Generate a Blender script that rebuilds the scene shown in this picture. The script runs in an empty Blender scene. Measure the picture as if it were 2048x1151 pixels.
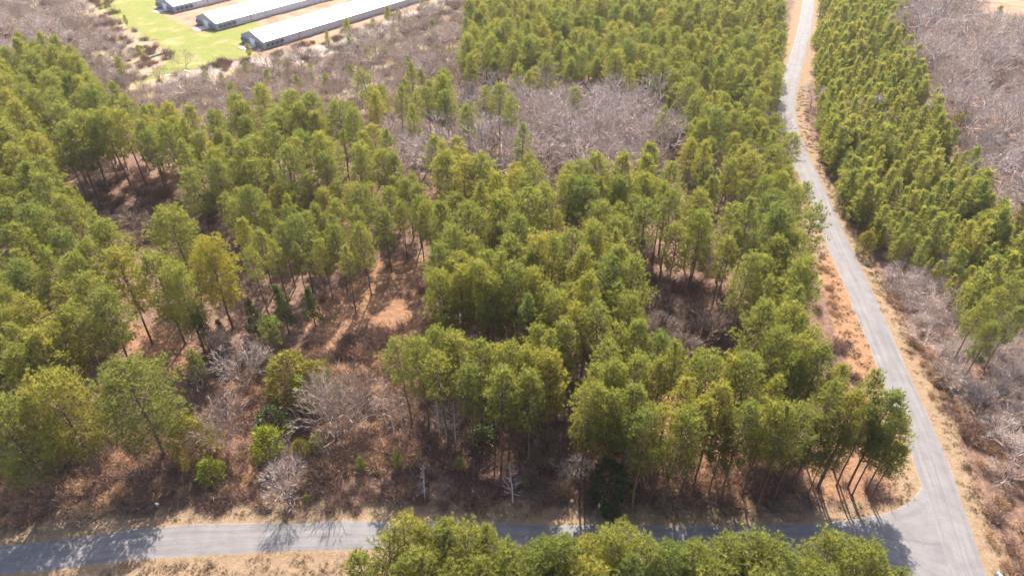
import bpy, bmesh, math, random
import numpy as np
from mathutils import Vector, Matrix

# ------------------------------------------------------------------ camera, sky, sun, exposure
scene = bpy.context.scene
FPX, CX, CY, CAMH = 1365.33, 1024.0, 575.5, 90.0          # photograph: 2048 x 1151
PITCH = math.radians(37.65)
cam_data = bpy.data.cameras.new("camera")
cam_data.lens = 24.0; cam_data.sensor_width = 36.0
cam_data.clip_start = 1.0; cam_data.clip_end = 6000.0
cam = bpy.data.objects.new("camera", cam_data)
scene.collection.objects.link(cam)
cam.location = (0, 0, CAMH)
cam.rotation_euler = (math.radians(90) - PITCH, 0, 0)
scene.camera = cam

SUN_EL, SUN_AZ = math.radians(47), math.radians(4)
sun_dir = Vector((math.sin(SUN_AZ) * math.cos(SUN_EL), math.cos(SUN_AZ) * math.cos(SUN_EL), math.sin(SUN_EL)))
world = bpy.data.worlds.new("World"); scene.world = world; world.use_nodes = True
wn = world.node_tree.nodes; wl = world.node_tree.links
sky = wn.new("ShaderNodeTexSky"); sky.sky_type = 'NISHITA'; sky.sun_disc = False
sky.sun_elevation = SUN_EL; sky.sun_rotation = SUN_AZ
sky.air_density = .8; sky.dust_density = 2.5
wn["Background"].inputs[1].default_value = 0.14
wl.new(sky.outputs[0], wn["Background"].inputs[0])
sun_data = bpy.data.lights.new("sun", 'SUN'); sun_data.energy = 5.0; sun_data.angle = math.radians(0.53)
sun_data.color = (1.0, 0.93, 0.82)
sun = bpy.data.objects.new("sun", sun_data); scene.collection.objects.link(sun)
sun.rotation_euler = sun_dir.to_track_quat('Z', 'Y').to_euler(); sun.location = (0, 0, 200)

scene.view_settings.view_transform = 'Standard'; scene.view_settings.look = 'None'
scene.view_settings.exposure = 1.4; scene.view_settings.gamma = 1.0
scene.view_settings.use_curve_mapping = False
cy = scene.cycles
cy.max_bounces = 5; cy.diffuse_bounces = 2; cy.glossy_bounces = 2; cy.transmission_bounces = 4
cy.transparent_max_bounces = 8; cy.volume_bounces = 0
cy.adaptive_threshold = .02; cy.use_denoising = True; cy.denoising_prefilter = 'ACCURATE'
cy.sample_clamp_indirect = 4.0

# ------------------------------------------------------------------ helpers
COL = scene.collection.objects
def at(x, y, z=0.0):
    """point of the photograph -> world (X, Y) on the level z"""
    dx = (x - CX) / FPX; dy = -(y - CY) / FPX
    d = (dx, math.cos(PITCH) + dy * math.sin(PITCH), -math.sin(PITCH) + dy * math.cos(PITCH))
    t = (z - CAMH) / d[2]
    return d[0] * t, d[1] * t
def height_of(yb, yt):
    Y = at(CX, yb)[1]
    return CAMH - Y * math.tan(PITCH + math.atan((yt - CY) / FPX))
def poly(pts, z=0.0):
    return np.array([at(x, y, z) for x, y in pts])
def inside(px, py, pg):
    px = np.asarray(px); py = np.asarray(py)
    r = np.zeros(px.shape, bool); n = len(pg); j = n - 1
    for i in range(n):
        xi, yi = pg[i]; xj, yj = pg[j]
        if yi != yj:
            r ^= ((yi > py) != (yj > py)) & (px < (xj - xi) * (py - yi) / (yj - yi) + xi)
        j = i
    return r
def dist_line(px, py, ln):
    """distance of points to a polyline"""
    d = np.full(np.shape(px), 1e9)
    for (x0, y0), (x1, y1) in zip(ln[:-1], ln[1:]):
        vx, vy = x1 - x0, y1 - y0; L = vx * vx + vy * vy + 1e-9
        t = np.clip(((px - x0) * vx + (py - y0) * vy) / L, 0, 1)
        d = np.minimum(d, np.hypot(px - x0 - t * vx, py - y0 - t * vy))
    return d
def vnoise(x, y, s, seed=0):
    """smooth value noise in 0..1"""
    x = np.asarray(x) / s + 1000.0; y = np.asarray(y) / s + 1000.0
    xi = np.floor(x); yi = np.floor(y); fx = x - xi; fy = y - yi
    fx = fx * fx * (3 - 2 * fx); fy = fy * fy * (3 - 2 * fy)
    def h(a, b):
        v = np.sin(a * 127.1 + b * 311.7 + seed * 74.7) * 43758.5453
        return v - np.floor(v)
    return (h(xi, yi) * (1 - fx) + h(xi + 1, yi) * fx) * (1 - fy) + (h(xi, yi + 1) * (1 - fx) + h(xi + 1, yi + 1) * fx) * fy
def fbm(x, y, s, seed=0):
    return .5 * vnoise(x, y, s, seed) + .3 * vnoise(x, y, s * .45, seed + 5) + .2 * vnoise(x, y, s * .2, seed + 9)

class Scatter:
    """dart throwing with a minimum distance, shared by everything that stands"""
    def __init__(self, cell=3.0): self.c = cell; self.g = {}
    def ok(self, x, y, r):
        k = int(r / self.c) + 1; ix, iy = int(x // self.c), int(y // self.c)
        for a in range(ix - k, ix + k + 1):
            for b in range(iy - k, iy + k + 1):
                for (u, v, q) in self.g.get((a, b), ()):
                    m = (r + q) * .5
                    if (u - x) ** 2 + (v - y) ** 2 < m * m: return False
        return True
    def add(self, x, y, r): self.g.setdefault((int(x // self.c), int(y // self.c)), []).append((x, y, r))
    def fill(self, pg, r, rng, tries=14):
        lo, hi = pg.min(0), pg.max(0)
        n = int((hi[0] - lo[0]) * (hi[1] - lo[1]) / (r * r) * tries)
        X = rng.uniform(lo[0], hi[0], n); Y = rng.uniform(lo[1], hi[1], n)
        k = inside(X, Y, pg); out = []
        for x, y in zip(X[k], Y[k]):
            if self.ok(x, y, r): self.add(x, y, r); out.append((float(x), float(y)))
        return out

def mesh_from(name, V, Fc, mat, smooth=False):
    me = bpy.data.meshes.new(name)
    V = np.asarray(V, np.float32); Fc = np.asarray(Fc, np.int32)
    n, k = Fc.shape
    me.vertices.add(len(V)); me.vertices.foreach_set("co", V.ravel())
    me.loops.add(n * k); me.loops.foreach_set("vertex_index", Fc.ravel())
    me.polygons.add(n); me.polygons.foreach_set("loop_start", np.arange(0, n * k, k, dtype=np.int32))
    me.polygons.foreach_set("use_smooth", np.full(n, smooth, bool))
    me.update(calc_edges=True); me.validate()
    if mat: me.materials.append(mat)
    return me
def obj(name, me, parent=None, loc=None):
    o = bpy.data.objects.new(name, me); COL.link(o)
    if parent: o.parent = parent
    if loc: o.location = loc
    return o
def tag(o, label=None, cat=None, group=None, kind=None):
    if label: o["label"] = label
    if cat: o["category"] = cat
    if group: o["group"] = group
    if kind: o["kind"] = kind
    return o
def empty(name, loc, rz=0.0, s=(1, 1, 1)):
    o = bpy.data.objects.new(name, None); COL.link(o)
    o.location = loc; o.rotation_euler = (0, 0, rz); o.scale = s; o.empty_display_size = .5
    return o

class Tri:
    """collects vertex and triangle arrays"""
    def __init__(self): self.v = []; self.f = []; self.n = 0
    def add(self, V, Fc):
        self.v.append(np.asarray(V, float)); self.f.append(np.asarray(Fc, int) + self.n); self.n += len(V)
    def blades(self, P0, D, L, W, rng, curve=0.0):
        """one thin triangle for each needle or twig: base points, directions, lengths, widths"""
        n = len(P0)
        if not n: return
        D = D / (np.linalg.norm(D, axis=1, keepdims=True) + 1e-9)
        S = np.cross(D, rng.normal(size=(n, 3))); S /= np.linalg.norm(S, axis=1, keepdims=True) + 1e-9
        L = np.broadcast_to(L, (n,))[:, None]; W = np.broadcast_to(W, (n,))[:, None]
        tip = P0 + D * L
        V = np.stack([P0 - S * W * .5, P0 + S * W * .5, tip], 1).reshape(-1, 3)
        self.add(V, np.arange(3 * n).reshape(-1, 3))
    def quads(self, A, B, W0, W1, rng):
        """flat ribbons from A to B"""
        n = len(A)
        if not n: return
        D = B - A; S = np.cross(D, rng.normal(size=(n, 3))); S /= np.linalg.norm(S, axis=1, keepdims=True) + 1e-9
        W0 = np.broadcast_to(W0, (n,))[:, None]; W1 = np.broadcast_to(W1, (n,))[:, None]
        V = np.stack([A - S * W0 * .5, A + S * W0 * .5, B + S * W1 * .5, B - S * W1 * .5], 1).reshape(-1, 3)
        i = np.arange(n) * 4
        self.add(V, np.concatenate([np.stack([i, i + 1, i + 2], 1), np.stack([i, i + 2, i + 3], 1)]))
    def tube(self, pts, rad, k=6):
        pts = [np.asarray(p, float) for p in pts]; V = []
        for i, p in enumerate(pts):
            d = pts[min(i + 1, len(pts) - 1)] - pts[max(i - 1, 0)]; d /= np.linalg.norm(d) + 1e-9
            a = np.cross(d, (1, 0, 0) if abs(d[0]) < .8 else (0, 1, 0)); a /= np.linalg.norm(a); b = np.cross(d, a)
            for j in range(k):
                t = 2 * math.pi * j / k; V.append(p + rad[i] * (math.cos(t) * a + math.sin(t) * b))
        Fc = []
        for i in range(len(pts) - 1):
            for j in range(k):
                q, r = i * k + j, i * k + (j + 1) % k
                Fc += [(q, r, r + k), (q, r + k, q + k)]
        m = len(V); V.append(pts[-1]); 
        Fc += [((len(pts) - 1) * k + j, (len(pts) - 1) * k + (j + 1) % k, m) for j in range(k)]
        self.add(V, Fc)
    def mesh(self, name, mat, smooth=False):
        return mesh_from(name, np.concatenate(self.v), np.concatenate(self.f), mat, smooth)

# ------------------------------------------------------------------ materials
def mat_new(name):
    m = bpy.data.materials.new(name); m.use_nodes = True
    nt = m.node_tree; nt.nodes.clear()
    out = nt.nodes.new("ShaderNodeOutputMaterial")
    return m, nt, out
def N(nt, t, **kw):
    n = nt.nodes.new(t)
    for k, v in kw.items(): setattr(n, k, v)
    return n
def rgb(c): return (c[0], c[1], c[2], 1.0)
def ramp(nt, fac, stops):
    r = N(nt, "ShaderNodeValToRGB"); cr = r.color_ramp
    while len(cr.elements) < len(stops): cr.elements.new(.5)
    for e, (p, c) in zip(cr.elements, stops): e.position = p; e.color = rgb(c)
    if fac is not None: nt.links.new(fac, r.inputs[0])
    return r.outputs[0]
def noise(nt, scale, detail=4, rough=.6, vec=None, w=None):
    n = N(nt, "ShaderNodeTexNoise"); n.inputs["Scale"].default_value = scale
    n.inputs["Detail"].default_value = detail; n.inputs["Roughness"].default_value = rough
    if vec is not None: nt.links.new(vec, n.inputs["Vector"])
    return n.outputs["Fac"]
def mixc(nt, fac, a, b, mode='MIX'):
    n = N(nt, "ShaderNodeMix", data_type='RGBA', blend_type=mode)
    for s, v in ((n.inputs[0], fac), (n.inputs[6], a), (n.inputs[7], b)):
        if isinstance(v, (int, float)): s.default_value = v
        elif isinstance(v, tuple): s.default_value = rgb(v)
        else: nt.links.new(v, s)
    return n.outputs[2]
def math_n(nt, op, a, b=None, clamp=False):
    n = N(nt, "ShaderNodeMath", operation=op, use_clamp=clamp)
    for s, v in ((n.inputs[0], a), (n.inputs[1], b)):
        if v is None: continue
        if isinstance(v, (int, float)): s.default_value = v
        else: nt.links.new(v, s)
    return n.outputs[0]

def ramp_val(nt, v, lo, hi):
    n = N(nt, "ShaderNodeMapRange"); n.inputs[1].default_value = lo; n.inputs[2].default_value = hi
    nt.links.new(v, n.inputs[0]); return n.outputs[0]
def leaf_mat(name, cols, transl=.4, tcol=None, rough=.5, spec=.35):
    """foliage: colour varies from tree to tree and through the crown, light passes through"""
    m, nt, out = mat_new(name)
    oi = N(nt, "ShaderNodeObjectInfo"); tc = N(nt, "ShaderNodeTexCoord")
    st = [(i / max(1, len(cols) - 1), c) for i, c in enumerate(cols)]
    base = ramp(nt, oi.outputs["Random"], st)
    geo = N(nt, "ShaderNodeNewGeometry")
    v1 = noise(nt, .9, 2, .5, tc.outputs["Object"])
    c1 = mixc(nt, 1.0, base, ramp(nt, v1, [(.3, (.62, .64, .62)), (.7, (1.3, 1.26, 1.2))]), 'MULTIPLY')
    isl = geo.outputs["Random Per Island"]
    c2 = mixc(nt, 1.0, c1, ramp(nt, isl, [(0, (.7, .72, .75)), (.85, (1.15, 1.15, 1.05)), (1, (1.7, 1.45, 1.0))]), 'MULTIPLY')
    p = N(nt, "ShaderNodeBsdfPrincipled"); p.inputs["Roughness"].default_value = rough
    p.inputs["Specular IOR Level"].default_value = spec
    nt.links.new(c2, p.inputs["Base Color"])
    t = N(nt, "ShaderNodeBsdfTranslucent")
    nt.links.new(mixc(nt, 1.0, c2, tcol or (1.4, 1.35, .7), 'MULTIPLY'), t.inputs[0])
    mx = N(nt, "ShaderNodeMixShader"); mx.inputs[0].default_value = transl
    nt.links.new(p.outputs[0], mx.inputs[1]); nt.links.new(t.outputs[0], mx.inputs[2])
    nt.links.new(mx.outputs[0], out.inputs[0])
    return m
def wood_mat(name, cols, rough=.9, scale=3.0, isl=False):
    m, nt, out = mat_new(name)
    oi = N(nt, "ShaderNodeObjectInfo"); tc = N(nt, "ShaderNodeTexCoord"); geo = N(nt, "ShaderNodeNewGeometry")
    base = ramp(nt, oi.outputs["Random"], [(i / max(1, len(cols) - 1), c) for i, c in enumerate(cols)])
    v = noise(nt, scale, 3, .6, tc.outputs["Object"])
    c = mixc(nt, 1.0, base, ramp(nt, v, [(.3, (.65, .65, .65)), (.7, (1.3, 1.27, 1.22))]), 'MULTIPLY')
    if isl:
        c = mixc(nt, 1.0, c, ramp(nt, geo.outputs["Random Per Island"], [(0, (.6, .6, .62)), (1, (1.45, 1.4, 1.35))]), 'MULTIPLY')
    p = N(nt, "ShaderNodeBsdfPrincipled"); p.inputs["Roughness"].default_value = rough
    p.inputs["Specular IOR Level"].default_value = .2
    nt.links.new(c, p.inputs["Base Color"]); nt.links.new(p.outputs[0], out.inputs[0])
    return m
def plain_mat(name, col, rough=.6, metal=0.0, var=.12, scale=2.0, spec=.4):
    m, nt, out = mat_new(name)
    tc = N(nt, "ShaderNodeTexCoord")
    v = noise(nt, scale, 5, .65, tc.outputs["Object"])
    lo, hi = 1 - var, 1 + var
    c = mixc(nt, 1.0, col, ramp(nt, v, [(.3, (lo, lo, lo)), (.7, (hi, hi, hi))]), 'MULTIPLY')
    p = N(nt, "ShaderNodeBsdfPrincipled"); p.inputs["Roughness"].default_value = rough
    p.inputs["Metallic"].default_value = metal; p.inputs["Specular IOR Level"].default_value = spec
    nt.links.new(c, p.inputs["Base Color"]); nt.links.new(p.outputs[0], out.inputs[0])
    return m

M = {}
M['needle'] = leaf_mat("pine_needles", [(.225, .245, .086), (.260, .265, .090), (.170, .212, .084), (.310, .290, .096), (.205, .232, .080), (.245, .260, .096), (.180, .210, .078)], .57)
M['needle_yellow'] = leaf_mat("pine_needles_yellow", [(.30, .27, .06), (.32, .29, .06)], .5)
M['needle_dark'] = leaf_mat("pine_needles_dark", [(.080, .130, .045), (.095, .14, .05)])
M['needle_young'] = leaf_mat("young_pine_needles", [(.25, .285, .098), (.29, .305, .105), (.20, .245, .092), (.33, .32, .11), (.26, .28, .094)], .57)
M['cedar'] = leaf_mat("cedar_foliage", [(.21, .20, .045), (.24, .215, .05), (.18, .18, .045)])
M['bright'] = leaf_mat("bright_shrub_leaves", [(.25, .28, .035), (.23, .26, .04)])
M['holly'] = leaf_mat("dark_evergreen_leaves", [(.060, .085, .026), (.068, .092, .028)], transl=.15)
M['bark'] = wood_mat("pine_bark", [(.15, .095, .07), (.18, .12, .09), (.13, .085, .068)], scale=2.5)
M['bare'] = wood_mat("grey_bark", [(.46, .39, .36), (.54, .455, .41), (.40, .335, .315), (.49, .40, .345), (.45, .39, .375)], isl=True)
M['scrub'] = wood_mat('scrub_twigs', [(.42, .32, .25), (.44, .37, .23), (.36, .29, .27), (.48, .37, .28), (.33, .25, .21), (.40, .35, .31)], isl=True)
M['bare_warm'] = wood_mat("tan_bark", [(.36, .285, .235), (.32, .255, .215)], isl=True)
M['bare_pale'] = wood_mat("pale_bark", [(.42, .36, .32), (.47, .40, .36)], isl=True)
M['bare_red'] = wood_mat("red_twigs", [(.42, .16, .10)], isl=True)
M['brush_brown'] = wood_mat("brown_brush", [(.20, .125, .10), (.26, .165, .125), (.16, .10, .085), (.30, .20, .14), (.22, .15, .13)], isl=True)
M['brush_tan'] = wood_mat("tan_stalks", [(.46, .30, .18), (.52, .35, .21), (.40, .26, .16)], isl=True)
M['grass_dry'] = wood_mat("dry_grass_blades", [(.27, .195, .125), (.32, .235, .15), (.25, .178, .112), (.29, .19, .10)], isl=True)
M['grass_olive'] = wood_mat("olive_grass_blades", [(.30, .26, .10), (.34, .28, .11)], isl=True)

# ------------------------------------------------------------------ the road lines (from the photograph, on the ground)
right_edge_px = [(1975, 1151), (1941, 1050), (1914, 973), (1890, 902), (1862, 844), (1834, 780), (1807, 719), (1774, 646), (1741, 573),
                 (1706, 500), (1689, 464), (1669, 422), (1658, 394), (1633, 339), (1616, 311), (1605, 283), (1597, 256), (1593, 238), (1590, 215), (1594, 180),
                 (1599, 158), (1610, 113), (1622, 68), (1628, 23), (1630, 0)]
RE = [at(2015, 1260)] + [at(*p) for p in right_edge_px]
d = np.array(RE[-1]) - np.array(RE[-2]); d /= np.hypot(*d)
RE += [tuple(np.array(RE[-1]) + d * k) for k in (60, 160, 400)]
def resample(line, step, smooth=3):
    P = np.array(line, float); L = np.concatenate([[0], np.cumsum(np.hypot(*np.diff(P, axis=0).T))])
    s = np.arange(0, L[-1], step); Q = np.stack([np.interp(s, L, P[:, 0]), np.interp(s, L, P[:, 1])], 1)
    for _ in range(smooth):
        R = Q.copy(); R[1:-1] = (Q[:-2] + 2 * Q[1:-1] + Q[2:]) / 4; Q = R
    return Q
RE = resample(RE, 1.5, 12)
def offset(L, dist):
    t = np.gradient(L, axis=0); t /= np.linalg.norm(t, axis=1, keepdims=True)
    return L + np.stack([-t[:, 1], t[:, 0]], 1) * dist
RW = 5.5
RC = offset(RE, RW / 2)                                    # centre of the side road
up_px = [(-500, 1135), (-250, 1112), (0, 1090), (102, 1080), (205, 1066), (294, 1054), (376, 1047), (513, 1044), (700, 1040), (850, 1040), (1022, 1044), (1193, 1050), (1330, 1052), (1520, 1050), (1623, 1045), (1725, 1036), (1776, 1026), (1807, 1012), (1830, 995), (1841, 975), (1850, 955), (1868, 940)]
lo_px = [(-500, 1200), (-250, 1172), (0, 1148), (102, 1138), (239, 1122), (410, 1109), (581, 1101), (700, 1098), (850, 1097), (1039, 1098), (1193, 1101), (1330, 1104), (1520, 1108), (1623, 1112), (1725, 1120), (1776, 1132), (1807, 1146), (1832, 1165), (1856, 1190), (1890, 1225), (1940, 1255)]
FU = resample([at(*p) for p in up_px], 1.0, 4); FL = resample([at(*p) for p in lo_px], 1.0, 4)
n_ = 240
FU = FU[np.linspace(0, len(FU) - 1, n_).astype(int)]; FL = FL[np.linspace(0, len(FL) - 1, n_).astype(int)]
FC = (FU + FL) / 2

# ------------------------------------------------------------------ ground
def axis_pts(a, b, lo, hi, fine):
    core = np.arange(lo, hi + fine, fine)
    left = lo - np.cumsum(np.geomspace(fine * 2, 500, 14)); right = hi + np.cumsum(np.geomspace(fine * 2, 500, 14))
    return np.concatenate([left[left > a][::-1], core, right[right < b]])
gx = axis_pts(-3500, 3500, -125, 130, .62); gy = axis_pts(-1500, 5500, 38, 190, .62)
gy = np.concatenate([gy[gy < 190], np.arange(190.6, 385, 1.3), 385 + np.cumsum(np.geomspace(3, 900, 16))])
gx = np.concatenate([-4000 + np.arange(0, 1) * 1., gx[gx < -125][-0:][gx[gx < -125] < -330], np.arange(-330, -125, 1.5), gx[(gx >= -125) & (gx <= 130)], np.arange(131, 330, 1.5), gx[gx > 330], [4000.]])
GX, GY = np.meshgrid(gx, gy); X = GX.ravel(); Y = GY.ravel()
near = (np.abs(X) < 340) & (Y < 400) & (Y > 20)
dR = np.full(X.shape, 60.0); dF = np.full(X.shape, 60.0)
k_ = near & (X > 40)
dR[k_] = np.maximum(0, dist_line(X[k_], Y[k_], RC[::3]) - RW / 2)
k_ = near & (Y < 110)
dF[k_] = np.maximum(0, dist_line(X[k_], Y[k_], FC[::3]) - 2.6)
dFl = dist_line(X[k_], Y[k_], FC[::3])
dRoad = np.minimum(dR, dF)
k_ = near & (X > 55) & (X < 85) & (Y < 85)                # mouth of the junction
junction = np.concatenate([FU[150:], FL[150:][::-1]])
dRoad[near] = np.where(inside(X[near], Y[near], junction), 0, dRoad[near])
Z = -.05 - .10 * np.clip(dRoad / 1.5, 0, 1) * np.clip((9 - dRoad) / 6, 0, 1)
rise = np.clip((dRoad - 2.0) / 6.0, 0, 1)
Z = Z + rise * (.45 * (fbm(X, Y, 7.0, 3) - .5) + .18 * (vnoise(X, Y, 1.3, 4) - .5)) * np.where(near, 1, 0)
def soft(pg_px, blur, seed, z=0.0, amp=4.0):
    """0..1 mask of a ground polygon with a ragged edge"""
    pg = poly(pg_px, z); m = np.zeros(X.shape)
    jx = X[near] + amp * (fbm(X[near], Y[near], 9, seed) - .5) * 2 + blur * (vnoise(X[near], Y[near], 1.6, seed + 1) - .5) * 2
    jy = Y[near] + amp * (fbm(X[near], Y[near], 9, seed + 20) - .5) * 2 + blur * (vnoise(X[near], Y[near], 1.6, seed + 2) - .5) * 2
    m[near] = inside(jx, jy, pg); return m
lawn = soft([(170, -40), (335, -40), (312, 22), (395, 66), (520, 40), (486, 90), (520, 112), (440, 122), (395, 133), (330, 147), (285, 168), (270, 165), (330, 128), (345, 108), (318, 85), (262, 58), (215, 28)], 1.5, 11, amp=3)
barnyard = soft([(296, -60), (900, -60), (900, 5), (700, 82), (560, 112), (470, 118), (476, 92), (400, 66), (305, 30)], 1.5, 14, amp=2)
track = soft([(360, 150), (420, 132), (490, 117), (560, 112), (700, 72), (850, 12), (900, -10), (920, 0), (860, 24), (720, 88), (600, 128), (480, 135), (400, 160)], 1.0, 17, amp=1.5)
clay = soft([(1632, 520), (1655, 500), (1692, 560), (1715, 640), (1745, 720), (1762, 760), (1735, 770), (1705, 740), (1672, 690), (1660, 620), (1640, 570)], .5, 31, amp=1.0)
field = soft([(1960, -60), (2300, -60), (2300, 60), (2048, 55), (1985, 45), (1950, 10)], 1.0, 33, amp=2)
scrub = soft([(-200, -60), (200, -60), (262, 58), (345, 108), (270, 165), (330, 150), (560, 110), (900, 0), (960, 20), (940, 130), (780, 230), (600, 210), (420, 215), (300, 200), (160, 130), (-200, 60)], 2.0, 35, amp=4)
warm = np.clip(soft([(120, 640), (330, 640), (460, 740), (620, 700), (620, 600), (760, 520), (870, 520), (860, 640), (780, 720), (700, 900), (650, 960), (500, 1000), (300, 1010), (0, 1010), (0, 900), (180, 880), (360, 850), (360, 760)], 1.5, 37, amp=3)
        + soft([(1240, 780), (1400, 700), (1560, 760), (1700, 800), (1800, 940), (1780, 1000), (1240, 1020)], 1.5, 38, amp=3), 0, 1)
verge = np.clip(1 - (dRoad - 3.0 - 1.6 * (fbm(X, Y, 6, 41) - .5) * 2) / .9, 0, 1)
kb = near & (Y < at(CX, 1100)[1] + .5) & (X < 65)
verge = np.where(kb, np.maximum(verge, np.clip(1.1 - (at(CX, 1105)[1] - Y) / 7 + (fbm(X, Y, 4, 44) - .5), 0, 1)), verge)
ny, nx = GX.shape
idx = np.arange(ny * nx).reshape(ny, nx)
Fq = np.stack([idx[:-1, :-1], idx[:-1, 1:], idx[1:, 1:], idx[1:, :-1]], -1).reshape(-1, 4)

def ground_mat():
    m, nt, out = mat_new("forest_ground"); L = nt.links
    tc = N(nt, "ShaderNodeTexCoord"); vec = tc.outputs["Object"]
    a = N(nt, "ShaderNodeAttribute", attribute_name="zone_a"); b = N(nt, "ShaderNodeAttribute", attribute_name="zone_b")
    sa = N(nt, "ShaderNodeSeparateColor"); L.new(a.outputs["Color"], sa.inputs[0])
    sb = N(nt, "ShaderNodeSeparateColor"); L.new(b.outputs["Color"], sb.inputs[0])
    n_big = noise(nt, .12, 5, .6, vec); n_mid = noise(nt, .9, 6, .7, vec); n_fine = noise(nt, 5.0, 6, .75, vec)
    litter = ramp(nt, n_mid, [(.25, (.085, .052, .042)), (.5, (.16, .098, .072)), (.72, (.26, .165, .11))])
    straw = ramp(nt, n_mid, [(.25, (.12, .063, .040)), (.5, (.225, .125, .074)), (.75, (.32, .195, .115))])
    c = mixc(nt, sb.outputs[1], litter, straw)
    scr = ramp(nt, n_mid, [(.25, (.20, .145, .115)), (.5, (.29, .22, .165)), (.75, (.36, .30, .18))])
    scr = mixc(nt, ramp_val(nt, n_big, .42, .62), scr, (.32, .255, .13))
    c = mixc(nt, sb.outputs[0], c, scr)
    dirt = ramp(nt, n_big, [(.3, (.24, .12, .075)), (.5, (.29, .19, .125)), (.7, (.32, .24, .17))])
    c = mixc(nt, sa.outputs[2], c, dirt)
    grass = ramp(nt, n_big, [(.30, (.32, .25, .13)), (.45, (.195, .195, .055)), (.7, (.16, .185, .045))])
    c = mixc(nt, sa.outputs[1], c, grass)
    ver = ramp(nt, n_mid, [(.25, (.165, .115, .075)), (.5, (.225, .162, .108)), (.75, (.28, .21, .142))])
    ver = mixc(nt, math_n(nt, 'MULTIPLY', n_big, .45), ver, (.25, .155, .075))
    c = mixc(nt, sa.outputs[0], c, ver)
    cl = ramp(nt, n_mid, [(.3, (.21, .11, .062)), (.55, (.27, .155, .085)), (.75, (.30, .195, .12))])
    c = mixc(nt, sb.outputs[2], c, cl)
    al = a.outputs["Alpha"]
    c = mixc(nt, al, c, (.32, .27, .225))
    fin = ramp(nt, n_fine, [(.28, (.62, .6, .6)), (.5, (1, 1, 1)), (.75, (1.25, 1.22, 1.18))])
    c = mixc(nt, 1.0, c, fin, 'MULTIPLY')
    p = N(nt, "ShaderNodeBsdfPrincipled"); p.inputs["Roughness"].default_value = .95; p.inputs["Specular IOR Level"].default_value = .1
    bp = N(nt, "ShaderNodeBump"); bp.inputs["Strength"].default_value = .8; bp.inputs["Distance"].default_value = .25
    L.new(math_n(nt, 'ADD', math_n(nt, 'MULTIPLY', n_fine, .5), n_mid), bp.inputs["Height"])
    L.new(bp.outputs[0], p.inputs["Normal"]); L.new(c, p.inputs["Base Color"]); L.new(p.outputs[0], out.inputs[0])
    return m
M['ground'] = ground_mat()
gme = mesh_from("ground", np.stack([X, Y, Z], 1), Fq, M['ground'], True)
def colattr(me, name, r, g, b, a):
    at_ = me.color_attributes.new(name, 'FLOAT_COLOR', 'POINT')
    at_.data.foreach_set("color", np.stack([r, g, b, a], 1).astype(np.float32).ravel())
colattr(gme, "zone_a", verge, lawn, np.maximum(barnyard, field), track)
colattr(gme, "zone_b", scrub, warm, clay, np.zeros_like(X))
tag(obj("ground", gme), kind="structure")
def ground_z(x, y):
    """level of the ground sheet at a point"""
    i = int(np.clip(np.searchsorted(gx, x), 1, nx - 1)); j = int(np.clip(np.searchsorted(gy, y), 1, ny - 1))
    return float(min(Z[(j - 1) * nx + i - 1], Z[j * nx + i], Z[j * nx + i - 1], Z[(j - 1) * nx + i]))

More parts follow.
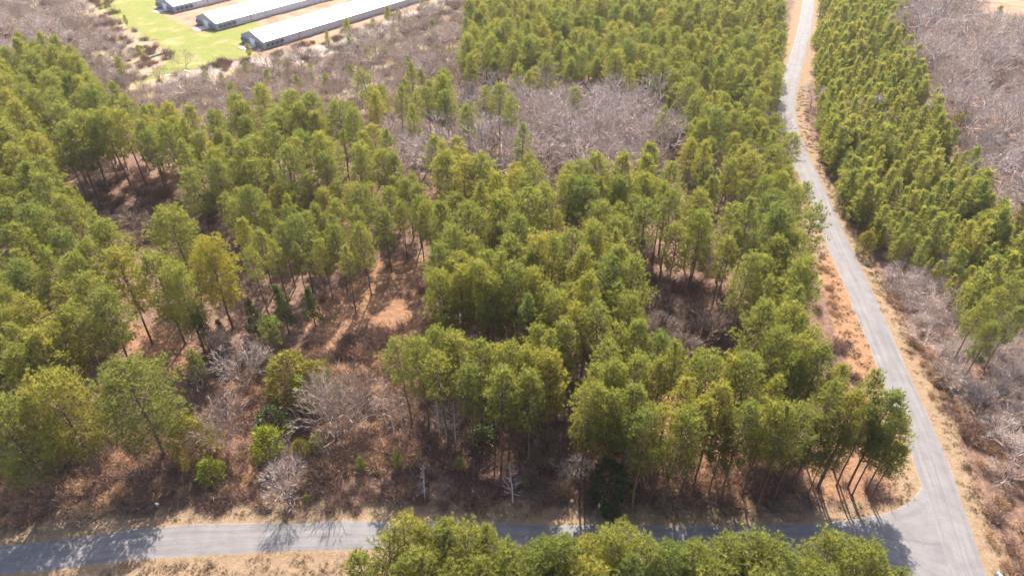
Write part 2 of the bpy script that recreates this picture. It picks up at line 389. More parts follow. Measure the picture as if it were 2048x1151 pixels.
# ------------------------------------------------------------------ roads
def road_mat():
    m, nt, out = mat_new("worn_asphalt"); L = nt.links
    tc = N(nt, "ShaderNodeTexCoord"); vec = tc.outputs["Object"]
    a = N(nt, "ShaderNodeAttribute", attribute_name="lane"); s = N(nt, "ShaderNodeSeparateColor"); L.new(a.outputs["Color"], s.inputs[0])
    u = s.outputs[0]; v = s.outputs[1]
    cmb = N(nt, "ShaderNodeCombineXYZ"); L.new(math_n(nt, 'MULTIPLY', u, 5.5), cmb.inputs[0]); L.new(math_n(nt, 'MULTIPLY', v, 10.0), cmb.inputs[1])
    streak = N(nt, "ShaderNodeVectorMath", operation='MULTIPLY'); L.new(cmb.outputs[0], streak.inputs[0]); streak.inputs[1].default_value = (1.6, .06, 1)
    n1 = noise(nt, 1.0, 5, .6, streak.outputs[0]); n2 = noise(nt, .35, 5, .65, vec); n3 = noise(nt, 14, 4, .7, vec)
    c = ramp(nt, n1, [(.25, (.118, .109, .110)), (.5, (.150, .140, .141)), (.75, (.188, .176, .177))])
    c = mixc(nt, 1.0, c, ramp(nt, n2, [(.3, (.82, .81, .82)), (.7, (1.14, 1.13, 1.1))]), 'MULTIPLY')
    c = mixc(nt, 1.0, c, ramp(nt, n3, [(.3, (.88, .88, .88)), (.7, (1.1, 1.1, 1.1))]), 'MULTIPLY')
    # long seam near the middle, wandering, and cross cracks
    wob = math_n(nt, 'MULTIPLY', math_n(nt, 'SUBTRACT', noise(nt, .18, 3, .6, vec), .5), .05)
    du = math_n(nt, 'ABSOLUTE', math_n(nt, 'SUBTRACT', math_n(nt, 'ADD', u, wob), .53))
    seam = math_n(nt, 'SUBTRACT', 1.0, math_n(nt, 'DIVIDE', du, .014), True)
    seam = math_n(nt, 'MULTIPLY', seam, math_n(nt, 'MULTIPLY', ramp_val(nt, noise(nt, .12, 3, .6, vec), .3, .5), .75))
    c = mixc(nt, seam, c, (.10, .092, .095))
    vo = N(nt, "ShaderNodeTexVoronoi", feature='DISTANCE_TO_EDGE'); vo.inputs["Scale"].default_value = .22
    wv = N(nt, "ShaderNodeVectorMath", operation='ADD'); L.new(vec, wv.inputs[0])
    nc = N(nt, "ShaderNodeTexNoise"); nc.inputs["Scale"].default_value = .6; L.new(vec, nc.inputs["Vector"])
    sc = N(nt, "ShaderNodeVectorMath", operation='SCALE'); L.new(nc.outputs["Color"], sc.inputs[0]); sc.inputs["Scale"].default_value = 2.4
    L.new(sc.outputs[0], wv.inputs[1]); L.new(wv.outputs[0], vo.inputs["Vector"])
    cr = math_n(nt, 'SUBTRACT', 1.0, math_n(nt, 'DIVIDE', vo.outputs["Distance"], .010), True)
    cr = math_n(nt, 'MULTIPLY', cr, math_n(nt, 'MULTIPLY', ramp_val(nt, n2, .38, .56), .75))
    c = mixc(nt, cr, c, (.09, .085, .085))
    # dusty ragged rims
    rim = math_n(nt, 'ABSOLUTE', math_n(nt, 'SUBTRACT', u, .5))
    rim = math_n(nt, 'ADD', rim, math_n(nt, 'MULTIPLY', math_n(nt, 'SUBTRACT', noise(nt, 1.6, 4, .6, vec), .5), .05))
    c = mixc(nt, math_n(nt, 'MULTIPLY', ramp_val(nt, rim, .475, .505), .7), c, (.32, .22, .15))
    p = N(nt, "ShaderNodeBsdfPrincipled"); p.inputs["Roughness"].default_value = .78; p.inputs["Specular IOR Level"].default_value = .35
    bp = N(nt, "ShaderNodeBump"); bp.inputs["Strength"].default_value = .25; bp.inputs["Distance"].default_value = .02
    L.new(n3, bp.inputs["Height"]); L.new(bp.outputs[0], p.inputs["Normal"])
    L.new(c, p.inputs["Base Color"]); L.new(p.outputs[0], out.inputs[0])
    return m
M['road'] = road_mat()
def strip(name, A, B, z, across=13, seed=0):
    n = len(A); u = np.linspace(0, 1, across)
    t = np.concatenate([[0], np.cumsum(np.hypot(*np.diff((A + B) / 2, axis=0).T))])
    w = np.linalg.norm(B - A, axis=1)
    ja = .12 * (vnoise(t, t * 0, 1.1, seed) - .5) + .22 * (vnoise(t, t * 0, 5, seed + 1) - .5); jb = .12 * (vnoise(t, t * 0, 1.1, seed + 2) - .5) + .22 * (vnoise(t, t * 0, 5, seed + 3) - .5)
    U = u[None, :] * (1 + (ja + jb)[:, None] / w[:, None]) - ja[:, None] / w[:, None]
    P = A[:, None] * (1 - U[..., None]) + B[:, None] * U[..., None]
    zz = z + .05 * (1 - (2 * u - 1) ** 2); zz[0] = zz[-1] = -.06
    V = np.concatenate([P, np.broadcast_to(zz[None, :, None], (n, across, 1))], 2).reshape(-1, 3)
    i = np.arange(n * across).reshape(n, across)
    Fc = np.stack([i[:-1, :-1], i[:-1, 1:], i[1:, 1:], i[1:, :-1]], -1).reshape(-1, 4)
    me = mesh_from(name, V, Fc, M['road'], True)
    colattr(me, "lane", np.broadcast_to(u, (n, across)).ravel(), np.repeat(t / 10, across), np.zeros(n * across), np.ones(n * across))
    me.flip_normals() if me.polygons[5].normal.z < 0 else None
    return tag(obj(name, me), kind="structure")
strip("side_road", offset(RE, RW), RE, .055, seed=5)
strip("front_road", FU, FL, .000, seed=15)

# ------------------------------------------------------------------ tree shapes
def pine_crown(T, rng, H, zb, R, nbr, prof, puff=.62, tufts=7, needles=10, nl=.42, nw=.06, lean=(0, 0), wood=None):
    """branches with puffs of needle tufts at their ends"""
    P0s, Ds = [], []
    for i in range(nbr):
        t = ((i + .5) / nbr); z = zb + t * (H - zb) * .985
        az = i * 2.399 + rng.normal(0, .35)
        L = R * prof(t) * rng.uniform(.58, 1.22)
        el = math.radians(-8 + 62 * t ** 1.5 + rng.normal(0, 9))
        o = np.array([lean[0] * (z / H) ** 2, lean[1] * (z / H) ** 2, z])
        d = np.array([math.cos(az) * math.cos(el), math.sin(az) * math.cos(el), math.sin(el)])
        z0 = max(zb * .9, z - L * math.sin(max(el, 0)) * .6); o[2] = z0
        if wood is not None: wood.tube([o, o + d * L * .55 + (0, 0, -.05 * L), o + d * L * .95], [.055 + .03 * (1 - t), .035, .012], 3)
        lat = np.cross(d, (0, 0, 1)); lat /= np.linalg.norm(lat) + 1e-6
        for f in ((.98, .78, .52) if L > 1.3 else (.98, .6)):
            for sgn in ((0,) if f > .9 else (-1, 1)):
                c = o + d * L * f + lat * sgn * L * (1 - f) * rng.uniform(.5, 1.1) + rng.normal(0, .12, 3)
                n = int(tufts * rng.uniform(.7, 1.3) * (1 if sgn == 0 else .75)) + 1
                q = rng.normal(size=(n, 3)); q /= np.linalg.norm(q, axis=1, keepdims=True)
                q *= (puff * rng.uniform(.35, 1.0, (n, 1))); q[:, 2] = q[:, 2] * .7 + .12
                ctr = c + q
                axis = d * .5 + np.array([0, 0, .95]) + q * 1.0
                P0s.append(np.repeat(ctr, needles, 0)); Ds.append(np.repeat(axis, needles, 0))
    P0 = np.concatenate(P0s); D = np.concatenate(Ds)
    D = D / np.linalg.norm(D, axis=1, keepdims=True) + rng.normal(0, .48, D.shape)
    T.blades(P0 - D * .06, D, nl * rng.uniform(.7, 1.25, len(P0)), nw * rng.uniform(.7, 1.4, len(P0)), rng)

def round_prof(t): return (.62 + .38 * t / .35) if t < .35 else max(.12, math.sqrt(max(0, 1 - ((t - .35) / .68) ** 2)))
def cone_prof(t): return max(.08, (1 - t) ** .8) * (1 if t > .12 else .7 + t * 2.5)
def young_prof(t): return max(.1, (1 - t) ** .62) * (1 if t > .15 else .75 + t * 1.6)
def flat_prof(t): return (.7 + .3 * t / .5) if t < .5 else max(.25, math.sqrt(max(0, 1 - ((t - .5) / .56) ** 2)))

def make_pine(seed, H, cb, R, nbr, prof, mat, tr=.19, nm="pine", **kw):
    rng = np.random.default_rng(seed); lean = rng.normal(0, .35, 2) * H / 20
    W = Tri(); C = Tri()
    zs = [0, H * .02, H * .2, H * .45, H * .7, H * .9, H * .98]; wob = rng.normal(0, .08, (7, 2)) * H / 20
    pts = [(lean[0] * (z / H) ** 2 + wob[i, 0] * (i > 1), lean[1] * (z / H) ** 2 + wob[i, 1] * (i > 1), z - (.35 if i == 0 else 0)) for i, z in enumerate(zs)]
    W.tube(pts, [tr * 1.45, tr * 1.15, tr * .95, tr * .8, tr * .5, tr * .22, .02], 7)
    for i in range(int(7 * (cb > .25))):                      # dead stubs below the crown
        z = H * rng.uniform(cb * .55, cb); a = rng.uniform(0, 6.28); l = rng.uniform(.5, 1.6)
        o = np.array([lean[0] * (z / H) ** 2, lean[1] * (z / H) ** 2, z])
        W.tube([o, o + np.array([math.cos(a) * l, math.sin(a) * l, .1 * l])], [.035, .01], 3)
    pine_crown(C, rng, H, H * cb, R, nbr, prof, lean=lean, wood=W, **kw)
    return W.mesh(nm + "_trunk", M['bark']), C.mesh(nm + "_crown", mat)

def bare_tree(seed, H, spread, mat, tr=.2, first=.3, nl=5, kids=(4, 4, 3, 3), up=.35, nm="bare", twig=.035, twigs=5):
    """leafless tree: trunk and limbs (tubes) and a crown of fine twigs"""
    rng = np.random.default_rng(seed); W = Tri(); C = Tri()
    h0 = H * first
    fork = np.array([rng.normal(0, .15), rng.normal(0, .15), h0])
    W.tube([(0, 0, -.35), (0, 0, .3), fork * (1, 1, .6), fork], [tr * 1.5, tr * 1.1, tr, tr * .9], 6)
    cur = [(fork, np.array([0, 0, 1.]), tr * .85)]
    seglen = (H - h0) * np.array([.42, .30, .22, .16])
    TA, TB, TW0 = [], [], []
    for lev in range(4):
        nxt = []
        for (p, d, r) in cur:
            k = kids[lev]
            az0 = rng.uniform(0, 6.28)
            for j in range(k):
                tilt = (spread if lev == 0 else .62) * rng.uniform(.55, 1.15)
                if j == 0 and lev < 2: tilt *= .3
                a = az0 + 6.283 * j / k + rng.normal(0, .4)
                u = np.cross(d, (1, 0, .3)); u /= np.linalg.norm(u); v = np.cross(d, u)
                nd = d * math.cos(tilt) + (u * math.cos(a) + v * math.sin(a)) * math.sin(tilt)
                nd[2] += up * .35; nd /= np.linalg.norm(nd)
                L = seglen[lev] * rng.uniform(.7, 1.25)
                s = p if lev == 0 else p - d * L * rng.uniform(0, .45)
                m = s + nd * L * .5 + rng.normal(0, .05 * L, 3); e = s + nd * L
                r1 = max(.012, r * .62)
                if lev < 2: W.tube([s, m, e], [r * .8, r * .7, r1], 4 if lev == 0 else 3)
                else:
                    TA += [s, m]; TB += [m, e]; TW0 += [max(twig, r * 1.3), max(twig, r * 1.0)]
                nxt.append((e, nd, r1))
        cur = nxt
    A = np.array([c[0] for c in cur]); D = np.array([c[1] for c in cur])
    C.quads(np.array(TA), np.array(TB), np.array(TW0), np.array(TW0) * .75, rng)
    A = np.repeat(A - D * .5 * seglen[3], twigs, 0) ; D2 = np.repeat(D, twigs, 0) + rng.normal(0, .55, (len(A), 3)) + (0, 0, .15)
    A = A + np.repeat(D, twigs, 0) * rng.uniform(0, .5, (len(A), 1)) * seglen[3]
    C.blades(A, D2, (H * .075 + .25) * rng.uniform(.6, 1.4, len(A)), twig * rng.uniform(.7, 1.2, len(A)), rng)
    return W.mesh(nm + "_trunk", mat), C.mesh(nm + "_crown", mat)
def whip_tree(seed, H, mat, nm="sapling", n=34):
    """slender upright leafless tree with short side twigs"""
    rng = np.random.default_rng(seed); W = Tri(); C = Tri()
    l = rng.normal(0, .25, 2)
    W.tube([(0, 0, -.3), (l[0] * .3, l[1] * .3, H * .4), (l[0], l[1], H * .75), (l[0] * 1.3, l[1] * 1.3, H)], [.11, .085, .05, .012], 5)
    z = rng.uniform(.22, .97, n) * H; a = rng.uniform(0, 6.28, n); L = (1 - z / H) * H * .26 + .5; L = L * rng.uniform(.6, 1.2, n)
    f = z / H; A = np.stack([l[0] * f ** 1.5, l[1] * f ** 1.5, z], 1); D = np.stack([np.cos(a), np.sin(a), np.full(n, .75)], 1); D /= np.linalg.norm(D, axis=1, keepdims=True)
    B = A + D * L[:, None]; C.quads(A, B, .045, .02, rng)
    k = 7; S = np.repeat(A, k, 0) + np.repeat(D * L[:, None], k, 0) * rng.uniform(.25, 1, (n * k, 1))
    C.blades(S, np.repeat(D, k, 0) + rng.normal(0, .5, (n * k, 3)), .55 * rng.uniform(.5, 1.3, n * k), .035, rng)
    return W.mesh(nm + "_trunk", mat), C.mesh(nm + "_crown", mat)
def bushy(seed, H, R, mat, n=260, nl=.28, nw=.09, low=.05, needles=9, prof=None, nm="shrub"):
    """evergreen bush with foliage to the ground: sprays on short limbs"""
    rng = np.random.default_rng(seed); W = Tri(); C = Tri()
    W.tube([(0, 0, -.2), (0, 0, H * .5), (0, 0, H * .92)], [.09, .06, .02], 5)
    prof = prof or (lambda t: math.sin(math.pi * min(1, .22 + t * .78)) ** .7)
    P0, D = [], []
    lob = rng.uniform(0, 6.28, 5)
    for i in range(n):
        t = rng.uniform(0, 1) ** .9; a = rng.uniform(0, 6.28)
        rr = R * prof(t) * (1 + .22 * math.sin(3 * a + lob[0]) * math.cos(5 * t + lob[1]) + .15 * math.sin(7 * a + lob[2] + 6 * t)) * rng.uniform(.62, 1.05)
        z = H * (low + (1 - low) * t)
        c = np.array([math.cos(a) * rr, math.sin(a) * rr, z]); ax = np.array([math.cos(a), math.sin(a), .8])
        if i % 4 == 0: W.tube([(0, 0, max(.1, z - rr * .6)), c], [.03, .008], 3)
        P0.append(np.repeat(c[None], needles, 0) + rng.normal(0, .1, (needles, 3))); D.append(np.repeat(ax[None], needles, 0))
    P0 = np.concatenate(P0); D = np.concatenate(D) + rng.normal(0, .55, (len(P0), 3))
    C.blades(P0, D, nl * rng.uniform(.6, 1.4, len(P0)), nw * rng.uniform(.6, 1.3, len(P0)), rng)
    return W.mesh(nm + "_trunk", M['bark']), C.mesh(nm + "_crown", mat)
def brush_clump(seed, H, R, mat, stems=34, twigs=5, w=.035, nm="brush"):
    rng = np.random.default_rng(seed); C = Tri()
    n = stems; b = rng.normal(0, R * .45, (n, 3)); b[:, 2] = -.1
    d = b * .55 / R + rng.normal(0, .3, (n, 3)); d[:, 2] = 1
    h = H * rng.uniform(.45, 1.15, n)[:, None]; m = b + d * h * .55; e = m + (d + rng.normal(0, .35, (n, 3)) * (1, 1, .4)) * h * .45
    C.quads(b, m, w * 1.2, w, rng); C.quads(m, e, w, w * .5, rng)
    S = np.repeat(m, twigs, 0) + np.repeat(e - m, twigs, 0) * rng.uniform(-.4, .9, (n * twigs, 1))
    C.blades(S, np.repeat(d, twigs, 0) * .6 + rng.normal(0, .6, (n * twigs, 3)), .38 * H * rng.uniform(.4, 1.2, n * twigs), w * rng.uniform(.7, 1.3, n * twigs), rng)
    return C.mesh(nm, mat)
def patch(meshes, n, R, seed, nm):
    """several clumps joined into one wider shape"""
    g = np.random.default_rng(seed); C = Tri()
    for i in range(n):
        m = meshes[i % len(meshes)]; V = np.empty(len(m.vertices) * 3, np.float32); m.vertices.foreach_get("co", V); V = V.reshape(-1, 3).astype(float)
        Fc = np.empty(len(m.loops), np.int32); m.loops.foreach_get("vertex_index", Fc)
        a = g.uniform(0, 6.28); q = g.uniform(.6, 1.2); r = R * math.sqrt(g.uniform(0, 1)); t = g.uniform(0, 6.28)
        Rm = np.array([[math.cos(a), -math.sin(a), 0], [math.sin(a), math.cos(a), 0], [0, 0, 1]])
        C.add(V @ Rm.T * q + (r * math.cos(t), r * math.sin(t), 0), Fc.reshape(-1, 3))
    return C.mesh(nm, meshes[0].materials[0])
def grass_tuft(seed, h, r, mat, n=26, w=.03, nm="tuft"):
    rng = np.random.default_rng(seed); C = Tri()
    b = rng.normal(0, r, (n, 3)); b[:, 2] = -.05; d = rng.normal(0, .55, (n, 3)); d[:, 2] = 1
    C.blades(b, d, h * rng.uniform(.5, 1.2, n), w * rng.uniform(.7, 1.4, n), rng)
    return C.mesh(nm, mat)

def dome_prof(t): return (.7 + .3 * t / .25) if t < .25 else max(.06, (1 - ((t - .25) / .77) ** 1.7))
PINE = [make_pine(100 + i, 22, [.48, .45, .53, .46, .50, .42, .48, .46, .56, .44][i], [3.3, 3.8, 3.1, 4.1, 3.5, 3.9, 3.3, 3.7, 3.0, 4.2][i], [60, 58, 44, 62, 50, 66, 48, 60, 40, 64][i], dome_prof if i % 4 == 2 else round_prof, M['needle'],
                  puff=[.74, .82, .66, .84, .74, .8, .7, .78, .66, .86][i], tufts=[5, 5, 4, 5, 5, 6, 4, 5, 4, 5][i], needles=12, nl=.6, nw=.062) for i in range(10)]
WIDE = [make_pine(150 + i, 21, .34, 5.8, 96, flat_prof, M['needle'], tr=.27, puff=1.0, tufts=8, needles=11, nl=.6, nw=.066) for i in range(3)]
WIDE_Y = [make_pine(160, 21, .34, 5.4, 90, flat_prof, M['needle_yellow'], tr=.27, puff=1.0, tufts=8, needles=11, nl=.6, nw=.066)]
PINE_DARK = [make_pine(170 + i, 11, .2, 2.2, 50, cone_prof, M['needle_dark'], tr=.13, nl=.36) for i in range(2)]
YOUNG = [make_pine(200 + i, 10, .14, [2.0, 2.4, 1.9, 2.5, 2.2][i], [44, 50, 36, 48, 40][i], young_prof, M['needle_young'], tr=.11, puff=.5, tufts=5, nl=.46, nw=.06, nm="young_pine") for i in range(5)]
SMALL = [make_pine(220 + i, 8, .3, [1.6, 1.9, 1.7][i], 40, round_prof, M['needle_young'], tr=.1, puff=.42, tufts=6, nl=.34, nm="small_pine") for i in range(3)]
BARE = [bare_tree(300 + i, 13, [1.05, 1.2, .95, 1.1, 1.25][i], M['bare'], tr=.24, first=.24, up=.12, kids=(5, 4, 4, 3), twig=.05, twigs=6) for i in range(5)]
BARE_S = [bare_tree(320 + i, 6.5, [.8, .95, .75][i], M['scrub'], tr=.1, first=.12, kids=(5, 4, 3, 2), twig=.045, nm="bare_small") for i in range(3)]
BARE_W = [bare_tree(330 + i, 7, [.8, .65][i], M['bare_warm'], tr=.055, first=.1, kids=(7, 4, 3, 3), twig=.03, twigs=7, nm="bare_warm") for i in range(2)]
BARE_P = [bare_tree(340 + i, 6, .95, M['bare_pale'], tr=.055, first=.15, kids=(7, 5, 3, 3), nm="bare_pale", twigs=6, twig=.028) for i in range(2)]
BARE_R = [bare_tree(350, 6, .8, M['bare_red'], tr=.1, first=.15, nm="bare_red")]
WHIP = [whip_tree(360 + i, 11, M['bare_pale']) for i in range(3)]
WHIP_G = [whip_tree(370 + i, 7, M['bare'], n=24) for i in range(2)]
CEDAR = [bushy(400 + i, 6.5, [2.6, 2.9][i], M['cedar'], n=520, nl=.4, nw=.1, nm="cedar") for i in range(2)]
BRIGHT = [bushy(410 + i, 4.0, 1.2, M['bright'], n=170, nl=.34, nw=.1, nm="bright_shrub") for i in range(2)]
DARKB = [bushy(420 + i, 4.0, 1.6, M['holly'], n=260, nl=.26, nw=.12, nm="dark_shrub") for i in range(2)]
BRUSH = [brush_clump(500 + i, [1.3, 1.7, 1.1, 1.5][i], .75, M['brush_brown']) for i in range(4)]
BRUSH_T = [brush_clump(510 + i, [1.1, 1.4][i], .6, M['brush_tan'], stems=40, twigs=4, w=.04) for i in range(2)]
BRUSH_G = [brush_clump(520 + i, [2.4, 3.2, 2.0][i], 1.1, M['bare'], stems=40, twigs=8, w=.04) for i in range(3)]
TUFT = [grass_tuft(530 + i, .42, .16, M['grass_dry'], nm="dry_tuft") for i in range(3)]
TUFT_O = [grass_tuft(540, .4, .16, M['grass_olive'], nm="olive_tuft")]

BRUSH = [patch(BRUSH[i:] + BRUSH[:i], 6, 1.5, 600 + i, "brush_patch") for i in range(4)]
BRUSH_T = [patch(BRUSH_T, 5, 1.2, 610 + i, "stalk_patch") for i in range(3)]
BRUSH_G = [patch(BRUSH_G, 4, 1.8, 620 + i, "thicket_patch") for i in range(3)]
TUFT = [patch(TUFT, 12, .9, 630 + i, "tuft_patch") for i in range(4)]
# ------------------------------------------------------------------ placing trees
rnd = random.Random(7); rng = np.random.default_rng(11)
SC = Scatter()
def place(name, var, x, y, s, label, cat, group=None, sxy=None, rz=None):
    sxy = s if sxy is None else sxy
    e = empty(name, (x, y, ground_z(x, y)), rnd.uniform(0, 6.28) if rz is None else rz, (sxy, sxy, s))
    obj("trunk", var[0], e); obj("crown", var[1], e)
    return tag(e, label, cat, group)
ORD = "first second third fourth fifth sixth seventh eighth ninth tenth eleventh twelfth thirteenth fourteenth fifteenth sixteenth seventeenth eighteenth nineteenth twentieth".split()
def ordinal(i, n):
    if n > 20: raise ValueError
    if i == 0: return "leftmost"
    if i == n - 1: return "rightmost"
    return ORD[i] + " from the left"
n_pine = 0
PINE_LOCS = []
def pine_row(tops, phrase, group, h=22.0, hv=1.5, var=PINE, wide=1.0, gap=4.2, kind="tall pine"):
    """pines given by where their tips stand in the photograph"""
    global n_pine
    tops = sorted(tops, key=lambda t: t[0])
    for i, t in enumerate(tops):
        hh = (t[3] if len(t) > 3 else h) + rnd.uniform(-hv, hv) * (.4 if len(t) > 3 else 1); x, y = at(t[0], t[1] + (18 if t[1] > 1020 else 8), hh)
        v = rnd.choice(var); base = {id(PINE): 22.0, id(WIDE): 21.0, id(WIDE_Y): 21.0}.get(id(var), 22.0)
        s = hh / base; w = (t[2] if len(t) > 2 else 1.0) * wide * (.88 if var is PINE else 1.0)
        SC.add(x, y, gap * max(1, w)); n_pine += 1; PINE_LOCS.append((x, y))
        place("pine_tree", v, x, y, s, "%s %s, %s" % (kind, phrase, ordinal(i, len(tops))), "pine tree", group, s * w)

pine_row([(724, 1080, 1.1), (762, 1060, 1.1), (800, 1034, 1.1), (837, 1032), (881, 1032, 1.1), (933, 1036, 1.1), (977, 1046), (1018, 1090), (905, 1112, 1.2), (800, 1110, 1.2), (850, 1090, 1.1), (965, 1110, 1.1)],
         "of the left clump below the front road", "pines on the near side of the road", 22)
pine_row([(1095, 1060, 1.05), (1138, 1063), (1193, 1060, 1.1), (1228, 1048), (1260, 1043, 1.15), (1300, 1075, 1.1), (1352, 1076, 1.1), (1080, 1105, 1.1), (1170, 1110, 1.1), (1260, 1110, 1.2), (1040, 1130)],
         "of the middle clump below the front road", "pines on the near side of the road", 22)
pine_row([(1400, 1085), (1462, 1058, 1.15), (1517, 1064, 1.1), (1571, 1090, 1.1), (1622, 1088, 1.1), (1674, 1066, 1.1), (1721, 1067, 1.1), (1760, 1100), (1803, 1121, 1.0), (1440, 1115, 1.2), (1540, 1125, 1.2), (1650, 1120, 1.2)],
         "of the right clump below the front road", "pines on the near side of the road", 22)
pine_row([(92, 748), (246, 728, 1.2), (-12, 800)], "with open crown beside the brown field", "open-grown pines at the lower left", 21, .6, WIDE, .95, 7, "broad pine")
pine_row([(332, 412, 1.05), (300, 500, .8), (345, 525, .7)], "in the broad-crowned trio beside the dark gap", "broad pines beside the dark gap", 21, .6, WIDE, .9, 6.5, "broad pine")
x, y = at(410, 486, 20.5); SC.add(x, y, 6.5); n_pine += 1; PINE_LOCS.append((x, y))
place("pine_tree", WIDE_Y[0], x, y, .98, "broad pine with the yellowest crown, beside the brown clearing", "pine tree", None, .9)
pine_row([(458, 388), (526, 404), (612, 414), (670, 441), (499, 489, .9), (687, 479), (560, 440), (640, 470), (590, 480), (480, 430), (720, 440)],
         "above the small dark evergreens", "pines of the middle stand", 16.5)
pine_row([(147, 500), (205, 431), (41, 588), (7, 602), (157, 544), (191, 571), (34, 486), (20, 517), (120, 387), (95, 640), (130, 600), (60, 660), (20, 690), (110, 455), (170, 478), (225, 495)],
         "at the left edge below the dark gap", "pines of the left stand", 21, 1.0, PINE, 1.15, 5)
pine_row([(871, 482), (905, 447), (946, 465), (1005, 496), (1035, 523), (1076, 530), (919, 527), (882, 534), (1056, 585), (1090, 565), (1121, 578), (960, 520), (985, 550)],
         "in the block right of the brown clearing", "pines of the middle stand", 22)
pine_row([(1107, 465), (1076, 465), (1070, 490), (1169, 486), (1213, 506), (1196, 441), (1240, 452), (1234, 551), (1261, 585), (1206, 602), (1152, 606), (1180, 545), (1124, 633), (1227, 640)],
         "left of the dark hardwood gap", "pines of the middle stand", 22)
pine_row([(865, 653), (899, 660), (919, 657), (800, 670), (960, 681), (991, 679), (1022, 677), (1073, 643, .9), (1097, 657), (1104, 698), (1050, 690), (838, 668), (880, 700), (940, 720), (1000, 730), (1060, 740)],
         "in the front row above the grey brush", "pines of the front row", 21, 1.0)
pine_row([(1227, 680), (1275, 633), (1319, 660), (1363, 674), (1189, 722), (1234, 715), (1180, 760), (1280, 700), (1330, 710), (1400, 690), (1270, 760), (1220, 780)],
         "in the row before the dark hardwood gap", "pines of the front row", 22, 1.2)
pine_row([(1427, 704), (1470, 702), (1504, 705), (1499, 797), (1549, 793), (1440, 760), (1380, 740), (1410, 790), (1340, 800), (1300, 810), (1370, 810), (1460, 830, 1, 17)],
         "at the front edge above the road", "pines of the front row", 22, 1.2)
pine_row([(1590, 799), (1621, 797), (1671, 754), (1694, 713), (1755, 732), (1788, 776, 1.05, 21), (1808, 826, 1.1, 17), (1800, 878, 1.1, 13), (1770, 850, 1.1, 15), (1720, 780, 1, 21), (1750, 800, 1, 19), (1640, 830, 1, 17), (1690, 840, 1.05, 15), (1560, 850, 1, 14), (1600, 868, 1, 13), (1655, 890, 1.1, 11)],
         "at the stand corner by the junction", "pines at the junction corner", 23, 1.2)
pine_row([(1558, 650), (1615, 660), (1592, 705), (1612, 625), (1640, 645), (1535, 600), (1594, 600), (1541, 547), (1592, 557), (1503, 500), (1568, 411, 1.2), (1633, 406, 1.1), (1555, 470, 1.1), (1600, 500), (1560, 740), (1650, 690)],
         "along the orange bank beside the side road", "pines along the side road", 22, 1.5)

pine_row([(1972, 592), (2008, 572), (2040, 606), (2036, 548), (1990, 640)], "behind the bare brush at the right edge", "pines behind the roadside brush", 15, 1.0, PINE, 1.0, 4, "slender pine")
# stands filled between the trees picked out above; tips inside these outlines
def tops(pts, h): return poly(pts, h)
ZONES = [
 ("in the dense stand at the left edge", "pines of the left stand", 20, tops([(-250, 330), (0, 300), (70, 300), (130, 340), (180, 420), (235, 475), (240, 520), (205, 570), (180, 620), (120, 670), (60, 700), (-250, 760)], 20), 4.7),
 ("in the wide stand below the scrub field", "pines of the upper left stand", 20, tops([(-300, 90), (20, 75), (110, 70), (160, 110), (200, 170), (290, 195), (340, 200), (400, 215), (470, 190), (520, 165), (560, 175), (600, 200), (690, 190), (760, 225), (790, 270), (780, 310), (700, 300), (620, 320), (540, 300), (470, 330), (390, 350), (330, 310), (250, 275), (190, 290), (130, 270), (100, 290), (0, 285), (-300, 310)], 20), 4.8),
 ("in the middle stand behind the brown clearing", "pines of the middle stand", 16.5, tops([(440, 390), (480, 340), (560, 290), (640, 330), (690, 350), (760, 340), (830, 330), (880, 380), (850, 440), (830, 470), (760, 480), (700, 470), (640, 490), (570, 480), (480, 480)], 16.5), 4.3),
 ("in the centre of the tall stand", "pines of the middle stand", 21, tops([(830, 330), (930, 320), (1020, 300), (1110, 340), (1180, 330), (1300, 300), (1340, 330), (1420, 370), (1500, 390), (1510, 430), (1450, 460), (1380, 440), (1280, 430), (1250, 470), (1290, 600), (1330, 660), (1270, 640), (1160, 600), (1080, 560), (1000, 540), (900, 540), (840, 500), (880, 400)], 21), 4.4),
 ("in the front row above the brush", "pines of the front row", 21, tops([(780, 690), (850, 655), (930, 660), (1060, 690), (1060, 640), (1110, 650), (1130, 700), (1100, 740), (950, 720), (800, 710)], 21), 4.6),
 ("between junction and hardwood gap", "pines of the front row", 22, tops([(1150, 730), (1230, 680), (1320, 660), (1380, 690), (1440, 700), (1510, 705), (1560, 650), (1530, 560), (1500, 480), (1560, 410), (1620, 430), (1610, 560), (1650, 640), (1660, 680), (1640, 730), (1690, 720), (1750, 740), (1775, 790), (1700, 800), (1600, 800), (1500, 800), (1400, 790), (1300, 770), (1200, 760)], 22), 4.4),
 ("in the far stand left of the side road", "pines of the far stand", 18, tops([(930, 30), (960, -160), (1200, -160), (1500, -160), (1566, 0), (1572, 60), (1562, 140), (1552, 200), (1580, 270), (1596, 340), (1630, 400), (1560, 400), (1500, 370), (1400, 330), (1380, 270), (1390, 180), (1330, 140), (1200, 110), (1150, 120), (1060, 140), (1000, 110), (930, 110)], 18), 4.6),
 ("in the small clump inside the grey scrub", "pines of the far stand", 18, tops([(735, 150), (830, 135), (910, 155), (915, 190), (800, 200), (750, 205)], 18), 4.6),
 ("in the small clump among the bare hardwoods", "pines among the hardwoods", 18, tops([(860, 262), (935, 250), (950, 290), (880, 312)], 18), 4.6),
]
for t in [(960, 165), (1150, 165), (1330, 200), (935, 215), (830, 215), (1300, 305), (1140, 310), (1000, 178), (1025, 205), (1045, 262), (1262, 135), (1040, 60), (1020, 90), (1060, 290), (720, 290), (1390, 250), (1410, 300)]:
    x, y = at(t[0], t[1], 18)
    if SC.ok(x, y, 3.5):
        SC.add(x, y, 4.5); ZONES.append((None, None, 18, (x, y), 0))
cand = []
roadpts = np.concatenate([RC[::2], FC[::3]])
